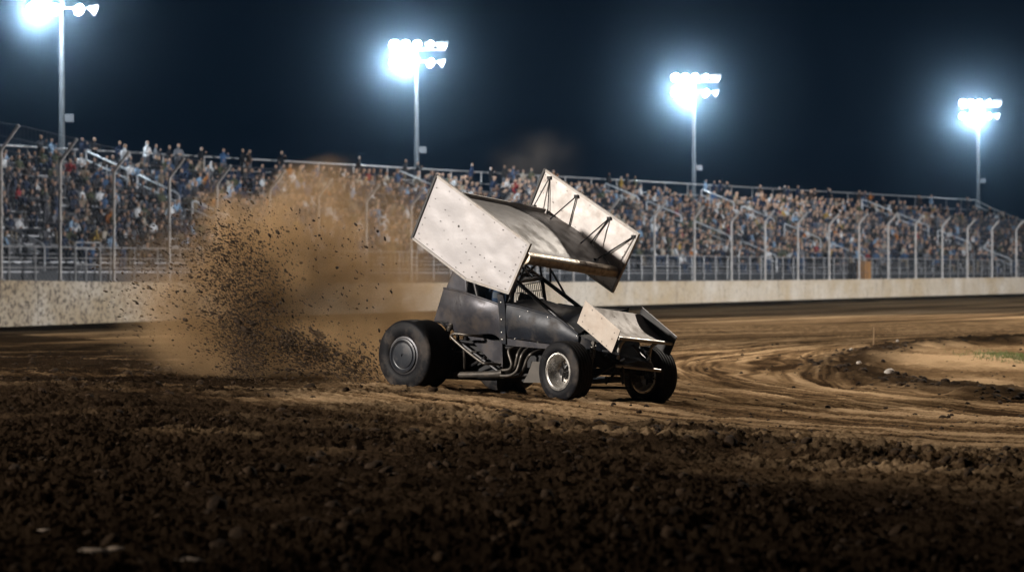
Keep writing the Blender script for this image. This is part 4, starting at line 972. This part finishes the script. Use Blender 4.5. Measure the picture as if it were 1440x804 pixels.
# ------------------------------------------------------------------ dust cloud (real volume)
def dust():
    lo = Vector((-6.6, 32.3, -.35)); hi = Vector((1.6, 37.5, 2.9)); c = (lo+hi)/2; d = hi-lo
    mb = MB(); mb.box((0, 0, 0), d); m = bpy.data.materials.new('tan_dust'); m.use_nodes = True; nt = m.node_tree; L = nt.links.new; nt.nodes.remove(nt.nodes['Principled BSDF'])
    tc = nd(nt, 'ShaderNodeTexCoord')
    def mth(op, a, b=None, c_=None, cl=False):
        q = nd(nt, 'ShaderNodeMath', operation=op); q.use_clamp = cl
        for i, v in enumerate((a, b, c_)):
            if v is None: continue
            if isinstance(v, (int, float)): q.inputs[i].default_value = v
            else: L(v, q.inputs[i])
        return q.outputs[0]
    wn = nd(nt, 'ShaderNodeTexNoise'); wn.inputs['Scale'].default_value = .8; wn.inputs['Detail'].default_value = 5; L(tc.outputs['Object'], wn.inputs[0])
    wv = nd(nt, 'ShaderNodeVectorMath', operation='SUBTRACT'); L(wn.outputs['Color'], wv.inputs[0]); wv.inputs[1].default_value = (.5, .5, .5)
    ws = nd(nt, 'ShaderNodeVectorMath', operation='SCALE'); L(wv.outputs[0], ws.inputs[0]); ws.inputs['Scale'].default_value = 1.7
    wa = nd(nt, 'ShaderNodeVectorMath', operation='ADD'); L(tc.outputs['Object'], wa.inputs[0]); L(ws.outputs[0], wa.inputs[1])
    tot = None
    blobs = [((350, 400, 34.2), (1.05, .9, .95), 1.0), ((285, 425, 34.0), (1.25, .8, .95), .28), ((420, 400, 34.6), (1.1, .9, 1.05), .8), ((470, 320, 35.0), (1.15, .8, .85), .6), ((450, 495, 33.8), (.9, .7, .5), .5), ((525, 525, 33.4), (.55, .5, .36), 1.2), ((345, 500, 34.0), (1.5, .9, .5), .12), ((520, 430, 35.2), (1.25, .9, .9), .6), ((230, 400, 34.2), (.6, .6, .8), .25), ((560, 380, 36), (1.3, .8, 1.1), .14), ((340, 310, 34.4), (.7, .7, .45), .35)]
    for (px, py, Y), r_, a in blobs:
        p = pix(px, py, Y)-c
        mp = nd(nt, 'ShaderNodeVectorMath', operation='SUBTRACT'); L(wa.outputs[0], mp.inputs[0]); mp.inputs[1].default_value = p
        dv = nd(nt, 'ShaderNodeVectorMath', operation='DIVIDE'); L(mp.outputs[0], dv.inputs[0]); dv.inputs[1].default_value = r_
        ln = nd(nt, 'ShaderNodeVectorMath', operation='LENGTH'); L(dv.outputs[0], ln.inputs[0])
        mr = nd(nt, 'ShaderNodeMapRange', interpolation_type='SMOOTHSTEP'); mr.inputs[1].default_value = 1.05; mr.inputs[2].default_value = .1; mr.inputs[3].default_value = 0; mr.inputs[4].default_value = a; L(ln.outputs['Value'], mr.inputs[0])
        tot = mr.outputs[0] if tot is None else mth('ADD', tot, mr.outputs[0])
    n2 = nd(nt, 'ShaderNodeTexNoise'); n2.inputs['Scale'].default_value = 1.7; n2.inputs['Detail'].default_value = 6; n2.inputs['Roughness'].default_value = .6; L(tc.outputs['Object'], n2.inputs[0])
    mr = nd(nt, 'ShaderNodeMapRange'); mr.inputs[1].default_value = .34; mr.inputs[2].default_value = .72; mr.inputs[3].default_value = .12; mr.inputs[4].default_value = 1.6; L(n2.outputs[0], mr.inputs[0])
    den = mth('MULTIPLY', mth('MULTIPLY', tot, mr.outputs[0]), DUST)
    pv = nd(nt, 'ShaderNodeVolumePrincipled'); pv.inputs['Color'].default_value = (.60, .41, .225, 1); pv.inputs['Anisotropy'].default_value = .15; L(den, pv.inputs['Density'])
    L(pv.outputs[0], nt.nodes['Material Output'].inputs['Volume'])
    m.cycles.volume_step_rate = 1.0
    o = mb.build('dust_cloud', m, loc=c); tag(o, 'tan cloud of dust billowing behind the rear wheel', kind='stuff'); return o
DUST = 5.0
dust()
def wisp():
    c = pix(752, 222, 62); mb = MB(); mb.box((0, 0, 0), (2.6, 2.2, 1.7)); m = bpy.data.materials.new('drifting_dust'); m.use_nodes = True; nt = m.node_tree; L = nt.links.new; nt.nodes.remove(nt.nodes['Principled BSDF'])
    tc = nd(nt, 'ShaderNodeTexCoord'); n = nd(nt, 'ShaderNodeTexNoise'); n.inputs['Scale'].default_value = 1.1; n.inputs['Detail'].default_value = 5; L(tc.outputs['Object'], n.inputs[0])
    dv = nd(nt, 'ShaderNodeVectorMath', operation='DIVIDE'); L(tc.outputs['Object'], dv.inputs[0]); dv.inputs[1].default_value = (1.3, 1.1, .85)
    ln = nd(nt, 'ShaderNodeVectorMath', operation='LENGTH'); L(dv.outputs[0], ln.inputs[0])
    a = nd(nt, 'ShaderNodeMapRange', interpolation_type='SMOOTHSTEP'); a.inputs[1].default_value = 1; a.inputs[2].default_value = 0; L(ln.outputs['Value'], a.inputs[0])
    b = nd(nt, 'ShaderNodeMapRange'); b.inputs[1].default_value = .42; b.inputs[2].default_value = .7; b.inputs[4].default_value = .55; L(n.outputs[0], b.inputs[0])
    q = nd(nt, 'ShaderNodeMath', operation='MULTIPLY'); L(a.outputs[0], q.inputs[0]); L(b.outputs[0], q.inputs[1])
    pv = nd(nt, 'ShaderNodeVolumePrincipled'); pv.inputs['Color'].default_value = (.27, .255, .25, 1); L(q.outputs[0], pv.inputs['Density']); L(pv.outputs[0], nt.nodes['Material Output'].inputs['Volume'])
    tag(mb.build('dust_haze', m, loc=c), 'faint wisp of drifting dust above the grandstand behind the wing', kind='stuff')
wisp()
# ------------------------------------------------------------------ haze in the night air
def haze():
    lo = Vector((-160, -30, -3.6)); hi = Vector((200, 420, 21.5)); mb = MB(); mb.box((0, 0, 0), hi-lo)
    m = bpy.data.materials.new('night_haze'); m.use_nodes = True; nt = m.node_tree; nt.nodes.remove(nt.nodes['Principled BSDF'])
    pv = nd(nt, 'ShaderNodeVolumePrincipled'); pv.inputs['Color'].default_value = (.50, .74, 1., 1); pv.inputs['Density'].default_value = .00036; pv.inputs['Anisotropy'].default_value = .9925
    nt.links.new(pv.outputs[0], nt.nodes['Material Output'].inputs['Volume'])
    o = mb.build('haze', m, loc=(lo+hi)/2); tag(o, 'thin night haze glowing round the floodlights', kind='stuff')
haze()
# ------------------------------------------------------------------ lights: unseen spot lamps standing in for floodlights beyond the frame
def spot(name, p, target, power, col, ang, blend, r_=.9):
    l = bpy.data.lights.new(name, 'SPOT'); l.energy = power; l.color = col; l.spot_size = R(ang); l.spot_blend = blend; l.shadow_soft_size = r_
    o = bpy.data.objects.new(name, l); COL.objects.link(o); o.location = p; o.rotation_euler = (Vector(target)-Vector(p)).to_track_quat('-Z', 'Y').to_euler(); return o
spot('offscreen_floodlight', (-39, 10, 16.5), (5, 36, .3), 150000, (1., .92, .84), 64, 1.)
spot('offscreen_floodlight', (27, 68, 29), (6.5, 43, 0), 120000, (1., .90, .78), 44, .9)
spot('offscreen_floodlight', (62, 112, 22), (9, 88, 0), 480000, (1., .92, .82), 52, .7)  # unseen lamp added to brighten the far track
spot('offscreen_floodlight', (110, 130, 20), (5, 175, 2), 620000, (.96, .97, 1.), 95, .4)
spot('offscreen_floodlight', (-75, 60, 17), (10, 70, 0), 260000, (1., .92, .8), 60, .8)
# ------------------------------------------------------------------ night sky
w = bpy.data.worlds.new('World'); SC.world = w; w.use_nodes = True; nt = w.node_tree; bg = nt.nodes['Background']
tc = nd(nt, 'ShaderNodeTexCoord'); sp = nd(nt, 'ShaderNodeSeparateXYZ'); nt.links.new(tc.outputs['Generated'], sp.inputs[0])
cr_ = nd(nt, 'ShaderNodeValToRGB'); nt.links.new(sp.outputs[2], cr_.inputs[0]); e = cr_.color_ramp.elements
e[0].position = 0.0; e[0].color = (.0009, .0040, .0090, 1); e[1].position = .5; e[1].color = (.0006, .0018, .0045, 1)
nt.links.new(cr_.outputs[0], bg.inputs[0]); bg.inputs[1].default_value = 1.0
# ------------------------------------------------------------------ render settings
SC.view_settings.view_transform = 'Standard'; SC.view_settings.look = 'None'; SC.view_settings.gamma = 1; SC.view_settings.exposure = 0
SC.view_settings.use_curve_mapping = False
SC.render.engine = 'CYCLES'; cy = SC.cycles
cy.use_denoising = True; cy.max_bounces = 5; cy.diffuse_bounces = 2; cy.glossy_bounces = 3; cy.transparent_max_bounces = 6; cy.volume_bounces = 1
cy.volume_step_rate = 1.0; cy.volume_max_steps = 128; cy.sample_clamp_indirect = 4; cy.use_light_tree = True
cy.caustics_reflective = False; cy.caustics_refractive = False
